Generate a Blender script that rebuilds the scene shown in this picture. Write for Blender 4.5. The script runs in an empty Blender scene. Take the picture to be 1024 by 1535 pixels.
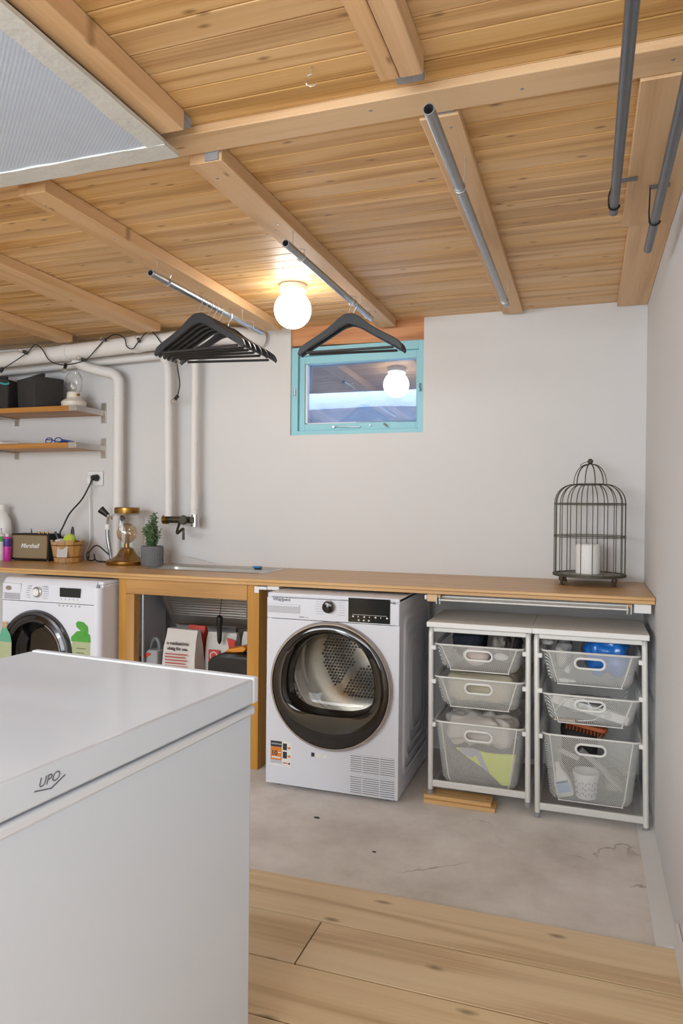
import bpy, bmesh, math, random
from mathutils import Vector, Matrix, noise as mnoise
random.seed(7)
PI = math.pi
scene = bpy.context.scene
COL = scene.collection

# ------------------------------------------------------------------ camera, world, lights, exposure
CAM_YAW, CAM_PITCH, CAM_ROLL, CAM_H, CAM_F = 0.331, -0.0079, 0.0097, 1.2262, 1070.6
def make_camera():
    cd = bpy.data.cameras.new('camera'); co = bpy.data.objects.new('camera', cd); COL.objects.link(co)
    cy, sy, cp, sp = math.cos(CAM_YAW), math.sin(CAM_YAW), math.cos(CAM_PITCH), math.sin(CAM_PITCH)
    fwd = Vector((-sy*cp, cy*cp, sp)); right = Vector((cy, sy, 0)); up = right.cross(fwd)
    c, s = math.cos(CAM_ROLL), math.sin(CAM_ROLL)
    r2 = c*right + s*up; u2 = -s*right + c*up
    m = Matrix((r2, u2, -fwd)).transposed().to_4x4(); m.translation = (0, 0, CAM_H)
    co.matrix_world = m
    cd.sensor_fit = 'VERTICAL'; cd.sensor_height = 36.0; cd.sensor_width = 24.0
    cd.lens = CAM_F*36.0/1535.0; cd.clip_start = 0.02
    scene.camera = co
make_camera()
w = bpy.data.worlds.new('world'); scene.world = w; w.use_nodes = True
w.node_tree.nodes['Background'].inputs[0].default_value = (0.62, 0.74, 1.0, 1)
w.node_tree.nodes['Background'].inputs[1].default_value = 7.0
def area(name, loc, target, sx, sy, power, col):
    ld = bpy.data.lights.new(name, 'AREA'); ld.shape = 'RECTANGLE'; ld.size = sx; ld.size_y = sy
    ld.energy = power; ld.color = col
    o = bpy.data.objects.new(name, ld); COL.objects.link(o); o.location = loc
    o.rotation_euler = (Vector(target)-Vector(loc)).to_track_quat('-Z', 'Y').to_euler()
    return o
area('fill_light_left', (-2.5, -0.8, 2.12), (-0.6, 1.3, 0.5), 2.2, 1.2, 96, (0.89, 0.95, 1.0))  # unseen fill added at the left to brighten the right wall
area('fill_light_behind', (-1.2, -2.0, 1.30), (-0.9, 2.0, 1.25), 2.4, 1.9, 104, (0.85, 0.93, 1.0))  # broad cool fill added behind the camera; the wall there has no opening
scene.view_settings.view_transform = 'Standard'
scene.view_settings.look = 'None'
scene.view_settings.gamma = 1.0
scene.view_settings.use_curve_mapping = False
scene.view_settings.exposure = 0.06
LAMP_STRENGTH = 17.0

# ------------------------------------------------------------------ mesh helpers
ROOT = {}
def rootmat(o):
    while o is not None and o.parent is not None: o = o.parent
    return ROOT.get(o, Matrix.Identity(4))
def catmull(pts, n=8, closed=False):
    P = [Vector(p) for p in pts]; out = []; N = len(P)
    rng = range(N) if closed else range(N-1)
    for i in rng:
        if closed: p0, p1, p2, p3 = P[i-1], P[i], P[(i+1) % N], P[(i+2) % N]
        else: p0, p1, p2, p3 = P[max(i-1, 0)], P[i], P[i+1], P[min(i+2, N-1)]
        for k in range(n):
            t = k/n
            out.append(0.5*((2*p1)+(-p0+p2)*t+(2*p0-5*p1+4*p2-p3)*t*t+(-p0+3*p1-3*p2+p3)*t**3))
    if not closed: out.append(P[-1])
    return out
class MB:
    def __init__(self): self.v = []; self.f = []
    def add(self, vs, fs):
        b = len(self.v); self.v += [tuple(v) for v in vs]; self.f += [tuple(i+b for i in f) for f in fs]; return self
    def box(self, x0, x1, y0, y1, z0, z1, M=None):
        vs = [(x, y, z) for z in (z0, z1) for y in (y0, y1) for x in (x0, x1)]
        if M is not None: vs = [M @ Vector(v) for v in vs]
        return self.add(vs, [(0, 2, 3, 1), (4, 5, 7, 6), (0, 1, 5, 4), (2, 6, 7, 3), (0, 4, 6, 2), (1, 3, 7, 5)])
    def tube(self, pts, r, seg=8, closed=False, cap=True, flat=1.0):
        P = [Vector(p) for p in pts]; N = len(P); vs = []; fs = []
        T = []
        for i in range(N):
            if closed: t = P[(i+1) % N]-P[i-1]
            else: t = P[min(i+1, N-1)]-P[max(i-1, 0)]
            T.append(t.normalized())
        a = Vector((0, 0, 1)) if abs(T[0].z) < 0.9 else Vector((1, 0, 0))
        nrm = (a-T[0]*a.dot(T[0])).normalized()
        for i in range(N):
            nrm = (nrm-T[i]*nrm.dot(T[i])).normalized(); bn = T[i].cross(nrm)
            rr = r[i] if isinstance(r, (list, tuple)) else r
            for k in range(seg):
                an = 2*PI*k/seg
                vs.append(P[i]+nrm*math.cos(an)*rr+bn*math.sin(an)*rr*flat)
        rng = range(N) if closed else range(N-1)
        for i in rng:
            j = (i+1) % N
            for k in range(seg):
                l = (k+1) % seg; fs.append((i*seg+k, i*seg+l, j*seg+l, j*seg+k))
        if cap and not closed:
            fs.append(tuple(range(seg-1, -1, -1))); fs.append(tuple((N-1)*seg+k for k in range(seg)))
        return self.add(vs, fs)
    def cyl(self, p0, p1, r, seg=16, r2=None, cap=True):
        return self.tube([p0, p1], [r, r if r2 is None else r2], seg, cap=cap)
    def lathe(self, prof, c=(0, 0, 0), seg=32, axis='z'):
        vs = []; fs = []; c = Vector(c); n = len(prof)
        for r, h in prof:
            for k in range(seg):
                a = 2*PI*k/seg; u, v = r*math.cos(a), r*math.sin(a)
                vs.append(c+(Vector((u, v, h)) if axis == 'z' else Vector((u, -h, v)) if axis == 'y' else Vector((h, u, v))))
        for i in range(n-1):
            for k in range(seg):
                l = (k+1) % seg; fs.append((i*seg+k, i*seg+l, (i+1)*seg+l, (i+1)*seg+k))
        if prof[0][0] > 1e-6 and False: pass
        self.add(vs, fs)
        b = len(self.v)-len(vs)
        if prof[0][0] <= 0.0005 or prof[-1][0] <= 0.0005: pass
        return self
    def disc(self, c, r, axis='y', seg=32):
        c = Vector(c); vs = []
        for k in range(seg):
            a = 2*PI*k/seg; u, v = r*math.cos(a), r*math.sin(a)
            vs.append(c+(Vector((u, v, 0)) if axis == 'z' else Vector((u, 0, v)) if axis == 'y' else Vector((0, u, v))))
        return self.add(vs, [tuple(range(seg))])
    def sphere(self, c, r, seg=20, rings=12, sc=(1, 1, 1)):
        c = Vector(c); vs = []; fs = []
        for i in range(rings+1):
            t = PI*i/rings
            for k in range(seg):
                a = 2*PI*k/seg
                vs.append(c+Vector((r*math.sin(t)*math.cos(a)*sc[0], r*math.sin(t)*math.sin(a)*sc[1], r*math.cos(t)*sc[2])))
        for i in range(rings):
            for k in range(seg):
                l = (k+1) % seg; fs.append((i*seg+k, (i+1)*seg+k, (i+1)*seg+l, i*seg+l))
        return self.add(vs, fs)
    def prism(self, poly, plane, d0, d1):
        def p3(a, b, d): return (a, b, d) if plane == 'xy' else (a, d, b) if plane == 'xz' else (d, a, b)
        n = len(poly); vs = [p3(a, b, d0) for a, b in poly]+[p3(a, b, d1) for a, b in poly]
        fs = [tuple(range(n)), tuple(range(2*n-1, n-1, -1))]
        for i in range(n): fs.append((i, (i+1) % n, n+(i+1) % n, n+i))
        return self.add(vs, fs)
    def loft(self, loops, closed=True, cap0=False, cap1=False):
        n = len(loops[0]); vs = [p for L in loops for p in L]; fs = []
        for i in range(len(loops)-1):
            for k in range(n if closed else n-1):
                l = (k+1) % n; fs.append((i*n+k, i*n+l, (i+1)*n+l, (i+1)*n+k))
        if cap0: fs.append(tuple(range(n)))
        if cap1: fs.append(tuple((len(loops)-1)*n+k for k in range(n)))
        return self.add(vs, fs)
    def mesh(self, name, M=None, smooth=35):
        me = bpy.data.meshes.new(name)
        vs = self.v if M is None else [tuple(M @ Vector(v)) for v in self.v]
        me.from_pydata(vs, [], self.f); me.update()
        bm = bmesh.new(); bm.from_mesh(me)
        bmesh.ops.remove_doubles(bm, verts=bm.verts, dist=1e-6)
        bmesh.ops.recalc_face_normals(bm, faces=bm.faces); bm.to_mesh(me); bm.free()
        if smooth:
            me.polygons.foreach_set('use_smooth', [True]*len(me.polygons)); me.set_sharp_from_angle(angle=math.radians(smooth))
        return me
    def build(self, name, mat, parent=None, bevel=0, smooth=35, seg=2, label=None):
        M = rootmat(parent).inverted() if parent is not None else None
        me = self.mesh(name, M, smooth); o = bpy.data.objects.new(name, me); COL.objects.link(o)
        me.materials.append(mat)
        if parent is not None: o.parent = parent
        if bevel:
            b = o.modifiers.new('bevel', 'BEVEL'); b.width = bevel; b.segments = seg; b.limit_method = 'ANGLE'; b.angle_limit = math.radians(40)
        if label: o['label'] = label
        return o
def thing(name, label, cat, loc=(0, 0, 0), rotz=0, group=None):
    o = bpy.data.objects.new(name, None); COL.objects.link(o); o.empty_display_size = 0.05
    o.location = loc; o.rotation_euler = (0, 0, rotz)
    o['label'] = label; o['category'] = cat
    if group: o['group'] = group
    ROOT[o] = Matrix.Translation(loc) @ Matrix.Rotation(rotz, 4, 'Z')
    return o
def tag(o, label, cat, group=None, kind=None):
    o['label'] = label; o['category'] = cat
    if group: o['group'] = group
    if kind: o['kind'] = kind
    return o
def recenter(o):
    """origin of a single-mesh thing to its base centre"""
    vs = [v.co for v in o.data.vertices]
    c = Vector(((min(v.x for v in vs)+max(v.x for v in vs))/2, (min(v.y for v in vs)+max(v.y for v in vs))/2, min(v.z for v in vs)))
    o.data.transform(Matrix.Translation(-c)); o.location = o.location+c
    return o
def copy_tree(o, parent=None):
    c = o.copy(); COL.objects.link(c); c.parent = parent
    for ch in list(o.children): copy_tree(ch, c)
    return c
def text(name, s, size, mat, parent, loc, facing='-y', extrude=0.0006, shear=0.0, align='LEFT', sx=1.0, bold=0.0):
    cu = bpy.data.curves.new('tmp', 'FONT'); cu.body = s; cu.size = size; cu.extrude = extrude; cu.shear = shear
    cu.align_x = align; cu.offset = bold; cu.resolution_u = 3
    to = bpy.data.objects.new('tmp', cu); COL.objects.link(to)
    bpy.context.view_layer.update()
    me = bpy.data.meshes.new_from_object(to.evaluated_get(bpy.context.evaluated_depsgraph_get()))
    bpy.data.objects.remove(to); bpy.data.curves.remove(cu)
    if isinstance(facing, Matrix): R = facing
    elif facing == '-y': R = Matrix(((1, 0, 0), (0, 0, -1), (0, 1, 0))).to_4x4()
    elif facing == '+x': R = Matrix(((0, 0, 1), (1, 0, 0), (0, 1, 0))).to_4x4()
    M = rootmat(parent).inverted() @ Matrix.Translation(loc) @ R @ Matrix.Diagonal((sx, 1, 1, 1))
    me.transform(M); me.name = name
    me.materials.clear(); me.materials.append(mat)
    o = bpy.data.objects.new(name, me); COL.objects.link(o); o.parent = parent
    return o
def plate_hole(mb, x0, x1, z0, z1, cx, cz, rf, y, n=64, ydeep=None):
    """front-facing rectangular plate with a hole given by radius function rf(angle)"""
    angs = [2*PI*k/n for k in range(n)]+[math.atan2(z-cz, x-cx) % (2*PI) for x in (x0, x1) for z in (z0, z1)]
    angs = sorted(set(round(a, 6) for a in angs)); outer = []; inner = []
    for a in angs:
        c, s = math.cos(a), math.sin(a)
        t = min([((x1 if c > 0 else x0)-cx)/c if abs(c) > 1e-9 else 1e9, ((z1 if s > 0 else z0)-cz)/s if abs(s) > 1e-9 else 1e9])
        outer.append((cx+c*t, y, cz+s*t)); r = rf(a); inner.append((cx+c*r, y, cz+s*r))
    loops = [outer, inner]
    if ydeep is not None: loops.append([(p[0], ydeep, p[2]) for p in inner])
    mb.loft(loops)
    return mb
def rrect(x0, x1, y0, y1, r, n=5):
    pts = []
    for cx, cy, a0 in ((x1-r, y1-r, 0), (x0+r, y1-r, PI/2), (x0+r, y0+r, PI), (x1-r, y0+r, 1.5*PI)):
        for k in range(n+1):
            a = a0+PI/2*k/n; pts.append((cx+r*math.cos(a), cy+r*math.sin(a)))
    return pts

# ------------------------------------------------------------------ materials
def lin(h):
    h = h.lstrip('#'); o = []
    for i in (0, 2, 4):
        c = int(h[i:i+2], 16)/255; o.append(c/12.92 if c <= 0.04045 else ((c+0.055)/1.055)**2.4)
    return (*o, 1.0)
def nodes(m):
    m.use_nodes = True; nt = m.node_tree; return nt, nt.nodes, nt.links, nt.nodes['Principled BSDF']
def pm(name, col, rough=0.5, metal=0.0, var=0.06, vscale=14.0, bump=0.0, bscale=120.0, coat=0.0, spec=0.5, sheen=0.0, trans=0.0):
    m = bpy.data.materials.new(name); nt, N, L, b = nodes(m)
    tc = N.new('ShaderNodeTexCoord'); nz = N.new('ShaderNodeTexNoise'); nz.inputs['Scale'].default_value = vscale; nz.inputs['Detail'].default_value = 4
    L.new(tc.outputs['Object'], nz.inputs['Vector'])
    c = lin(col) if isinstance(col, str) else col
    mx = N.new('ShaderNodeMix'); mx.data_type = 'RGBA'
    mx.inputs[6].default_value = (*[max(0, x*(1-var)) for x in c[:3]], 1); mx.inputs[7].default_value = (*[min(1, x*(1+var)) for x in c[:3]], 1)
    L.new(nz.outputs['Fac'], mx.inputs[0]); L.new(mx.outputs[2], b.inputs['Base Color'])
    b.inputs['Roughness'].default_value = rough; b.inputs['Metallic'].default_value = metal
    b.inputs['Specular IOR Level'].default_value = spec; b.inputs['Coat Weight'].default_value = coat
    b.inputs['Sheen Weight'].default_value = sheen; b.inputs['Transmission Weight'].default_value = trans
    if bump:
        n2 = N.new('ShaderNodeTexNoise'); n2.inputs['Scale'].default_value = bscale; n2.inputs['Detail'].default_value = 3
        L.new(tc.outputs['Object'], n2.inputs['Vector']); bp = N.new('ShaderNodeBump'); bp.inputs['Strength'].default_value = bump; bp.inputs['Distance'].default_value = 0.003
        L.new(n2.outputs['Fac'], bp.inputs['Height']); L.new(bp.outputs['Normal'], b.inputs['Normal'])
    return m
def wood(name, light, mid, dark, axis='x', rough=0.45, scale=1.0, knots=0.35, coat=0.0, contrast=1.0, pvar=0.12, ring=26.0):
    m = bpy.data.materials.new(name); nt, N, L, b = nodes(m)
    tc = N.new('ShaderNodeTexCoord'); oi = N.new('ShaderNodeObjectInfo')
    off = N.new('ShaderNodeMath'); off.operation = 'MULTIPLY'; off.inputs[1].default_value = 37.0; L.new(oi.outputs['Random'], off.inputs[0])
    cmb = N.new('ShaderNodeCombineXYZ'); [L.new(off.outputs[0], cmb.inputs[i]) for i in range(3)]
    ad = N.new('ShaderNodeVectorMath'); ad.operation = 'ADD'; L.new(tc.outputs['Object'], ad.inputs[0]); L.new(cmb.outputs[0], ad.inputs[1])
    def mapped(sl, sc):
        mp = N.new('ShaderNodeMapping'); s = {'x': (sl, sc, sc), 'y': (sc, sl, sc), 'z': (sc, sc, sl)}[axis]
        mp.inputs['Scale'].default_value = tuple(q*scale for q in s); L.new(ad.outputs[0], mp.inputs['Vector']); return mp
    # long wavy figure
    m1 = mapped(0.55, 7.0); n1 = N.new('ShaderNodeTexNoise'); n1.inputs['Scale'].default_value = 1.0; n1.inputs['Detail'].default_value = 2; n1.inputs['Distortion'].default_value = 0.25; L.new(m1.outputs[0], n1.inputs['Vector'])
    ml = N.new('ShaderNodeMath'); ml.operation = 'MULTIPLY'; ml.inputs[1].default_value = ring; L.new(n1.outputs['Fac'], ml.inputs[0])
    sn = N.new('ShaderNodeMath'); sn.operation = 'SINE'; L.new(ml.outputs[0], sn.inputs[0])
    # fine fibre
    m2 = mapped(3.0, 160.0); n2 = N.new('ShaderNodeTexNoise'); n2.inputs['Scale'].default_value = 1.0; n2.inputs['Detail'].default_value = 3; L.new(m2.outputs[0], n2.inputs['Vector'])
    f1 = N.new('ShaderNodeMath'); f1.operation = 'MULTIPLY_ADD'; f1.inputs[1].default_value = 0.16*contrast; f1.inputs[2].default_value = 0.42; L.new(sn.outputs[0], f1.inputs[0])
    f2 = N.new('ShaderNodeMath'); f2.operation = 'MULTIPLY_ADD'; f2.inputs[1].default_value = 0.5*contrast; L.new(n2.outputs['Fac'], f2.inputs[0]); L.new(f1.outputs[0], f2.inputs[2])
    f3 = N.new('ShaderNodeMath'); f3.operation = 'SUBTRACT'; f3.inputs[1].default_value = 0.25*contrast; L.new(f2.outputs[0], f3.inputs[0])
    rp = N.new('ShaderNodeValToRGB'); e = rp.color_ramp.elements
    e[0].position = 0.1; e[0].color = lin(dark); e[1].position = 0.85; e[1].color = lin(light); q = e.new(0.45); q.color = lin(mid)
    L.new(f3.outputs[0], rp.inputs[0])
    # per piece tone
    hv = N.new('ShaderNodeHueSaturation'); va = N.new('ShaderNodeMath'); va.operation = 'MULTIPLY_ADD'; va.inputs[1].default_value = 2*pvar; va.inputs[2].default_value = 1-pvar
    L.new(oi.outputs['Random'], va.inputs[0]); L.new(va.outputs[0], hv.inputs['Value']); L.new(rp.outputs[0], hv.inputs['Color'])
    wn = N.new('ShaderNodeTexWhiteNoise'); wn.noise_dimensions = '1D'; L.new(off.outputs[0], wn.inputs['W'])
    sv = N.new('ShaderNodeMath'); sv.operation = 'MULTIPLY_ADD'; sv.inputs[1].default_value = 2.4*pvar; sv.inputs[2].default_value = 1-1.5*pvar; L.new(wn.outputs[0], sv.inputs[0]); L.new(sv.outputs[0], hv.inputs['Saturation'])
    # knots
    m3 = mapped(5.0, 13.0); vo = N.new('ShaderNodeTexVoronoi'); vo.voronoi_dimensions = '2D'; vo.inputs['Scale'].default_value = 1.0; kn_ = N.new('ShaderNodeTexNoise'); kn_.inputs['Scale'].default_value = 3.0; kn_.inputs['Detail'].default_value = 3; L.new(m3.outputs[0], kn_.inputs['Vector'])
    kv = N.new('ShaderNodeVectorMath'); kv.operation = 'MULTIPLY_ADD'; kv.inputs[1].default_value = (0.10, 0.10, 0.10); L.new(kn_.outputs['Color'], kv.inputs[0]); L.new(m3.outputs[0], kv.inputs[2]); L.new(kv.outputs[0], vo.inputs['Vector'])
    sp = N.new('ShaderNodeSeparateColor'); L.new(vo.outputs['Color'], sp.inputs[0])
    th = N.new('ShaderNodeMath'); th.operation = 'LESS_THAN'; th.inputs[1].default_value = knots; L.new(sp.outputs[0], th.inputs[0])
    mr = N.new('ShaderNodeMapRange'); mr.inputs[1].default_value = 0.02; mr.inputs[2].default_value = 0.10; mr.inputs[3].default_value = 0.85; mr.inputs[4].default_value = 0.0; L.new(vo.outputs['Distance'], mr.inputs[0])
    km = N.new('ShaderNodeMath'); km.operation = 'MULTIPLY'; L.new(th.outputs[0], km.inputs[0]); L.new(mr.outputs[0], km.inputs[1])
    kx = N.new('ShaderNodeMix'); kx.data_type = 'RGBA'; L.new(km.outputs[0], kx.inputs[0]); L.new(hv.outputs[0], kx.inputs[6]); kx.inputs[7].default_value = tuple(x*0.55 for x in lin(dark)[:3])+(1,)
    L.new(kx.outputs[2], b.inputs['Base Color'])
    b.inputs['Roughness'].default_value = rough; b.inputs['Coat Weight'].default_value = coat; b.inputs['Coat Roughness'].default_value = 0.25
    bp = N.new('ShaderNodeBump'); bp.inputs['Strength'].default_value = 0.12; bp.inputs['Distance'].default_value = 0.002; L.new(n2.outputs['Fac'], bp.inputs['Height']); L.new(bp.outputs[0], b.inputs['Normal'])
    return m
def clear(name, tint=(1, 1, 1), gloss=0.02, mix=0.12, fres=1.45, haze=0.0, hazecol=(0.8, 0.8, 0.8)):
    m = bpy.data.materials.new(name); m.use_nodes = True; nt = m.node_tree; N, L = nt.nodes, nt.links; N.remove(N['Principled BSDF'])
    out = N['Material Output']; tr = N.new('ShaderNodeBsdfTransparent'); tr.inputs[0].default_value = (*tint, 1)
    ew = N.new('ShaderNodeLayerWeight'); ew.inputs[0].default_value = 0.5; ep = N.new('ShaderNodeMath'); ep.operation = 'POWER'; ep.inputs[1].default_value = 3.5; L.new(ew.outputs['Facing'], ep.inputs[0])
    em = N.new('ShaderNodeMix'); em.data_type = 'RGBA'; em.inputs[6].default_value = (*tint, 1); em.inputs[7].default_value = (*[c*0.42 for c in tint], 1); L.new(ep.outputs[0], em.inputs[0]); L.new(em.outputs[2], tr.inputs[0])
    gl = N.new('ShaderNodeBsdfGlossy'); gl.inputs['Roughness'].default_value = gloss; gl.inputs[0].default_value = (1, 1, 1, 1)
    lw = N.new('ShaderNodeLayerWeight'); lw.inputs[0].default_value = 0.5; fr = N.new('ShaderNodeMath'); fr.operation = 'POWER'; fr.inputs[1].default_value = 2.2; L.new(lw.outputs['Facing'], fr.inputs[0])
    fm = N.new('ShaderNodeMath'); fm.operation = 'MULTIPLY'; fm.inputs[1].default_value = 0.6; L.new(fr.outputs[0], fm.inputs[0])
    ma = N.new('ShaderNodeMath'); ma.operation = 'ADD'; ma.inputs[1].default_value = mix; ma.use_clamp = True; L.new(fm.outputs[0], ma.inputs[0])
    src = tr.outputs[0]
    if haze:
        df = N.new('ShaderNodeBsdfDiffuse'); df.inputs[0].default_value = (*hazecol, 1); hx = N.new('ShaderNodeMixShader')
        tc = N.new('ShaderNodeTexCoord'); nz = N.new('ShaderNodeTexNoise'); nz.inputs['Scale'].default_value = 9; nz.inputs['Detail'].default_value = 6; L.new(tc.outputs['Object'], nz.inputs['Vector'])
        hm = N.new('ShaderNodeMath'); hm.operation = 'MULTIPLY'; hm.inputs[1].default_value = haze*2; L.new(nz.outputs['Fac'], hm.inputs[0])
        L.new(hm.outputs[0], hx.inputs[0]); L.new(tr.outputs[0], hx.inputs[1]); L.new(df.outputs[0], hx.inputs[2]); src = hx.outputs[0]
    mx = N.new('ShaderNodeMixShader'); L.new(ma.outputs[0], mx.inputs[0]); L.new(src, mx.inputs[1]); L.new(gl.outputs[0], mx.inputs[2]); L.new(mx.outputs[0], out.inputs[0])
    return m
def emit(name, col, strength):
    m = bpy.data.materials.new(name); nt, N, L, b = nodes(m); b.inputs['Base Color'].default_value = col
    b.inputs['Emission Color'].default_value = col; b.inputs['Emission Strength'].default_value = strength; return m
def wire_mesh(name, col, K=430.0, thr=0.30):
    m = pm(name, col, 0.5, 0.0, 0.03); nt = m.node_tree; N, L = nt.nodes, nt.links; b = N['Principled BSDF']
    tc = N.new('ShaderNodeTexCoord'); se = N.new('ShaderNodeSeparateXYZ'); L.new(tc.outputs['Object'], se.inputs[0])
    def mth(op, a, c, k=None):
        q = N.new('ShaderNodeMath'); q.operation = op
        for i, s in enumerate((a, c)):
            if s is None: continue
            if isinstance(s, (int, float)): q.inputs[i].default_value = s
            else: L.new(s, q.inputs[i])
        return q.outputs[0]
    u = mth('ADD', se.outputs[0], se.outputs[1]); v = se.outputs[2]
    a = mth('ABSOLUTE', mth('SINE', mth('MULTIPLY', mth('ADD', u, v), K), None), None)
    c = mth('ABSOLUTE', mth('SINE', mth('MULTIPLY', mth('SUBTRACT', u, v), K), None), None)
    h = mth('GREATER_THAN', mth('MULTIPLY', a, c), thr)
    L.new(mth('SUBTRACT', 1.0, h), b.inputs['Alpha'])
    return m

M_board = wood('ceiling_board_pine', '#E2BE8C', '#D4A970', '#AE8048', 'x', 0.48, 1.0, 0.40, 0.08, 1.15, 0.065)
M_beam_x = wood('beam_pine_along_x', '#E6C8A0', '#DCB88C', '#BE9564', 'x', 0.55, 1.0, 0.15, 0, 0.7, 0.05)
M_beam_y = wood('beam_pine_along_y', '#E4C49A', '#DAB285', '#BC905E', 'y', 0.55, 1.0, 0.15, 0, 0.7, 0.05)
M_lam = wood('laminate_oak', '#EBD5B0', '#E0C59B', '#BE9C70', 'x', 0.42, 0.6, 0.7, 0, 1.0, 0.035, 40.0)
M_top = wood('worktop_pine', '#D6AE76', '#C99C60', '#A67A44', 'x', 0.38, 1.3, 0.10, 0.15, 0.7, 0.03)
M_post = wood('post_pine', '#C79650', '#BB8841', '#976829', 'z', 0.5, 1.0, 0.0, 0, 0.7, 0.06)
M_rail = wood('rail_pine', '#C79650', '#BB8841', '#976829', 'x', 0.5, 1.0, 0.0, 0, 0.7, 0.06)
M_shelf = wood('shelf_oak', '#BE8B4C', '#AF7A3A', '#8A5C28', 'x', 0.45, 1.2, 0.1, 0, 0.8, 0.05)
M_lintel = wood('lintel_reddish', '#D6A074', '#C28656', '#935730', 'x', 0.6, 1.0, 0.2, 0, 1.0, 0.03)
M_block = wood('block_pine', '#DDBB88', '#CFA56C', '#A87E4C', 'x', 0.6, 1.3, 0.3, 0, 0.9, 0.08)
M_stave = wood('stave_wood', '#CDA470', '#BF925C', '#9C7040', 'z', 0.5, 2.0, 0.0, 0, 0.7, 0.08)
M_wall = pm('white_plaster', '#D2D1D1', 0.85, 0, 0.025, 3.0, 0.25, 18.0)
M_gap = pm('dark_joint', '#5A3C1E', 0.9)
M_white = pm('white_paint', '#DEDEDE', 0.5, 0, 0.02, 6, 0.08, 30)
M_pipe = pm('painted_pipe', '#DCDAD8', 0.55, 0, 0.04, 10, 0.35, 30)
M_enamel = pm('white_enamel', '#D6DEEA', 0.22, 0, 0.008, 3, coat=0.3)
M_enamel2 = pm('white_appliance', '#D8DAE2', 0.3, 0, 0.008, 3)
M_cool = pm('cool_white_plastic', '#DDE2EA', 0.35, 0, 0.01)
M_plast = pm('white_plastic', '#E2E2E0', 0.4, 0, 0.02)
M_grey = pm('grey_plastic', '#8C8C90', 0.45)
M_lgrey = pm('light_grey_print', '#9A9AA0', 0.6)
M_black = pm('black_plastic', '#161616', 0.4)
M_blackgl = pm('black_gloss', '#191512', 0.08, 0, 0.05, coat=0.5)
M_display = pm('display_black', '#1A1C1B', 0.12)
M_chrome = pm('chrome', '#C9C6C2', 0.15, 1.0, 0.05)
M_ring = pm('door_ring_warm_grey', '#A9A09A', 0.25, 0.7)
M_steel = pm('stainless_steel', '#C9C6C0', 0.34, 0.9, 0.06)
M_drum = pm('drum_steel', '#D2CEC8', 0.24, 0.97, 0.08)
M_galv = pm('galvanised_tube', '#A3A7AC', 0.35, 0.85, 0.12, 30)
M_dark_tube = pm('dark_grey_tube', '#6E7278', 0.35, 0.75, 0.1)
M_brass = pm('aged_brass', '#A78244', 0.3, 1.0, 0.12)
M_felt = pm('charcoal_felt', '#353332', 0.95, 0, 0.3, 25, 0.4, 60)
M_hang = pm('hanger_black', '#26282A', 0.4, 0, 0.1)
M_wire = pm('bright_wire', '#D5D3D0', 0.25, 0.9)
M_turq = pm('turquoise_paint', '#8FC6D2', 0.5, 0, 0.05, 8, 0.1)
M_concrete = None
M_cord = pm('black_cord', '#1B1B1D', 0.5)
M_glass = clear('clear_glass', (0.97, 0.97, 0.97), 0.01, 0.03)
M_bulbglass = clear('bulb_glass', (0.95, 0.93, 0.9), 0.02, 0.08)
M_amber = clear('amber_glass', (0.93, 0.80, 0.62), 0.03, 0.12)
M_pane = clear('window_glass', (0.80, 0.85, 0.92), 0.0, 0.15, 1.5, 0.06, (0.6, 0.65, 0.75))
M_doorglass = clear('dryer_door_glass', (0.86, 0.87, 0.86), 0.02, 0.02)
M_wglass = clear('washer_door_glass', (0.22, 0.24, 0.26), 0.03, 0.05)
M_cage = pm('cage_bronze', '#565548', 0.55, 0.6, 0.2, 40)
M_candle = pm('candle_wax', '#EFEEEB', 0.5)
M_mesh = wire_mesh('basket_mesh', '#EAEAE6', 400.0, 0.24)
M_rim = pm('basket_rim', '#D6D6D2', 0.4, 0.1)

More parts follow.
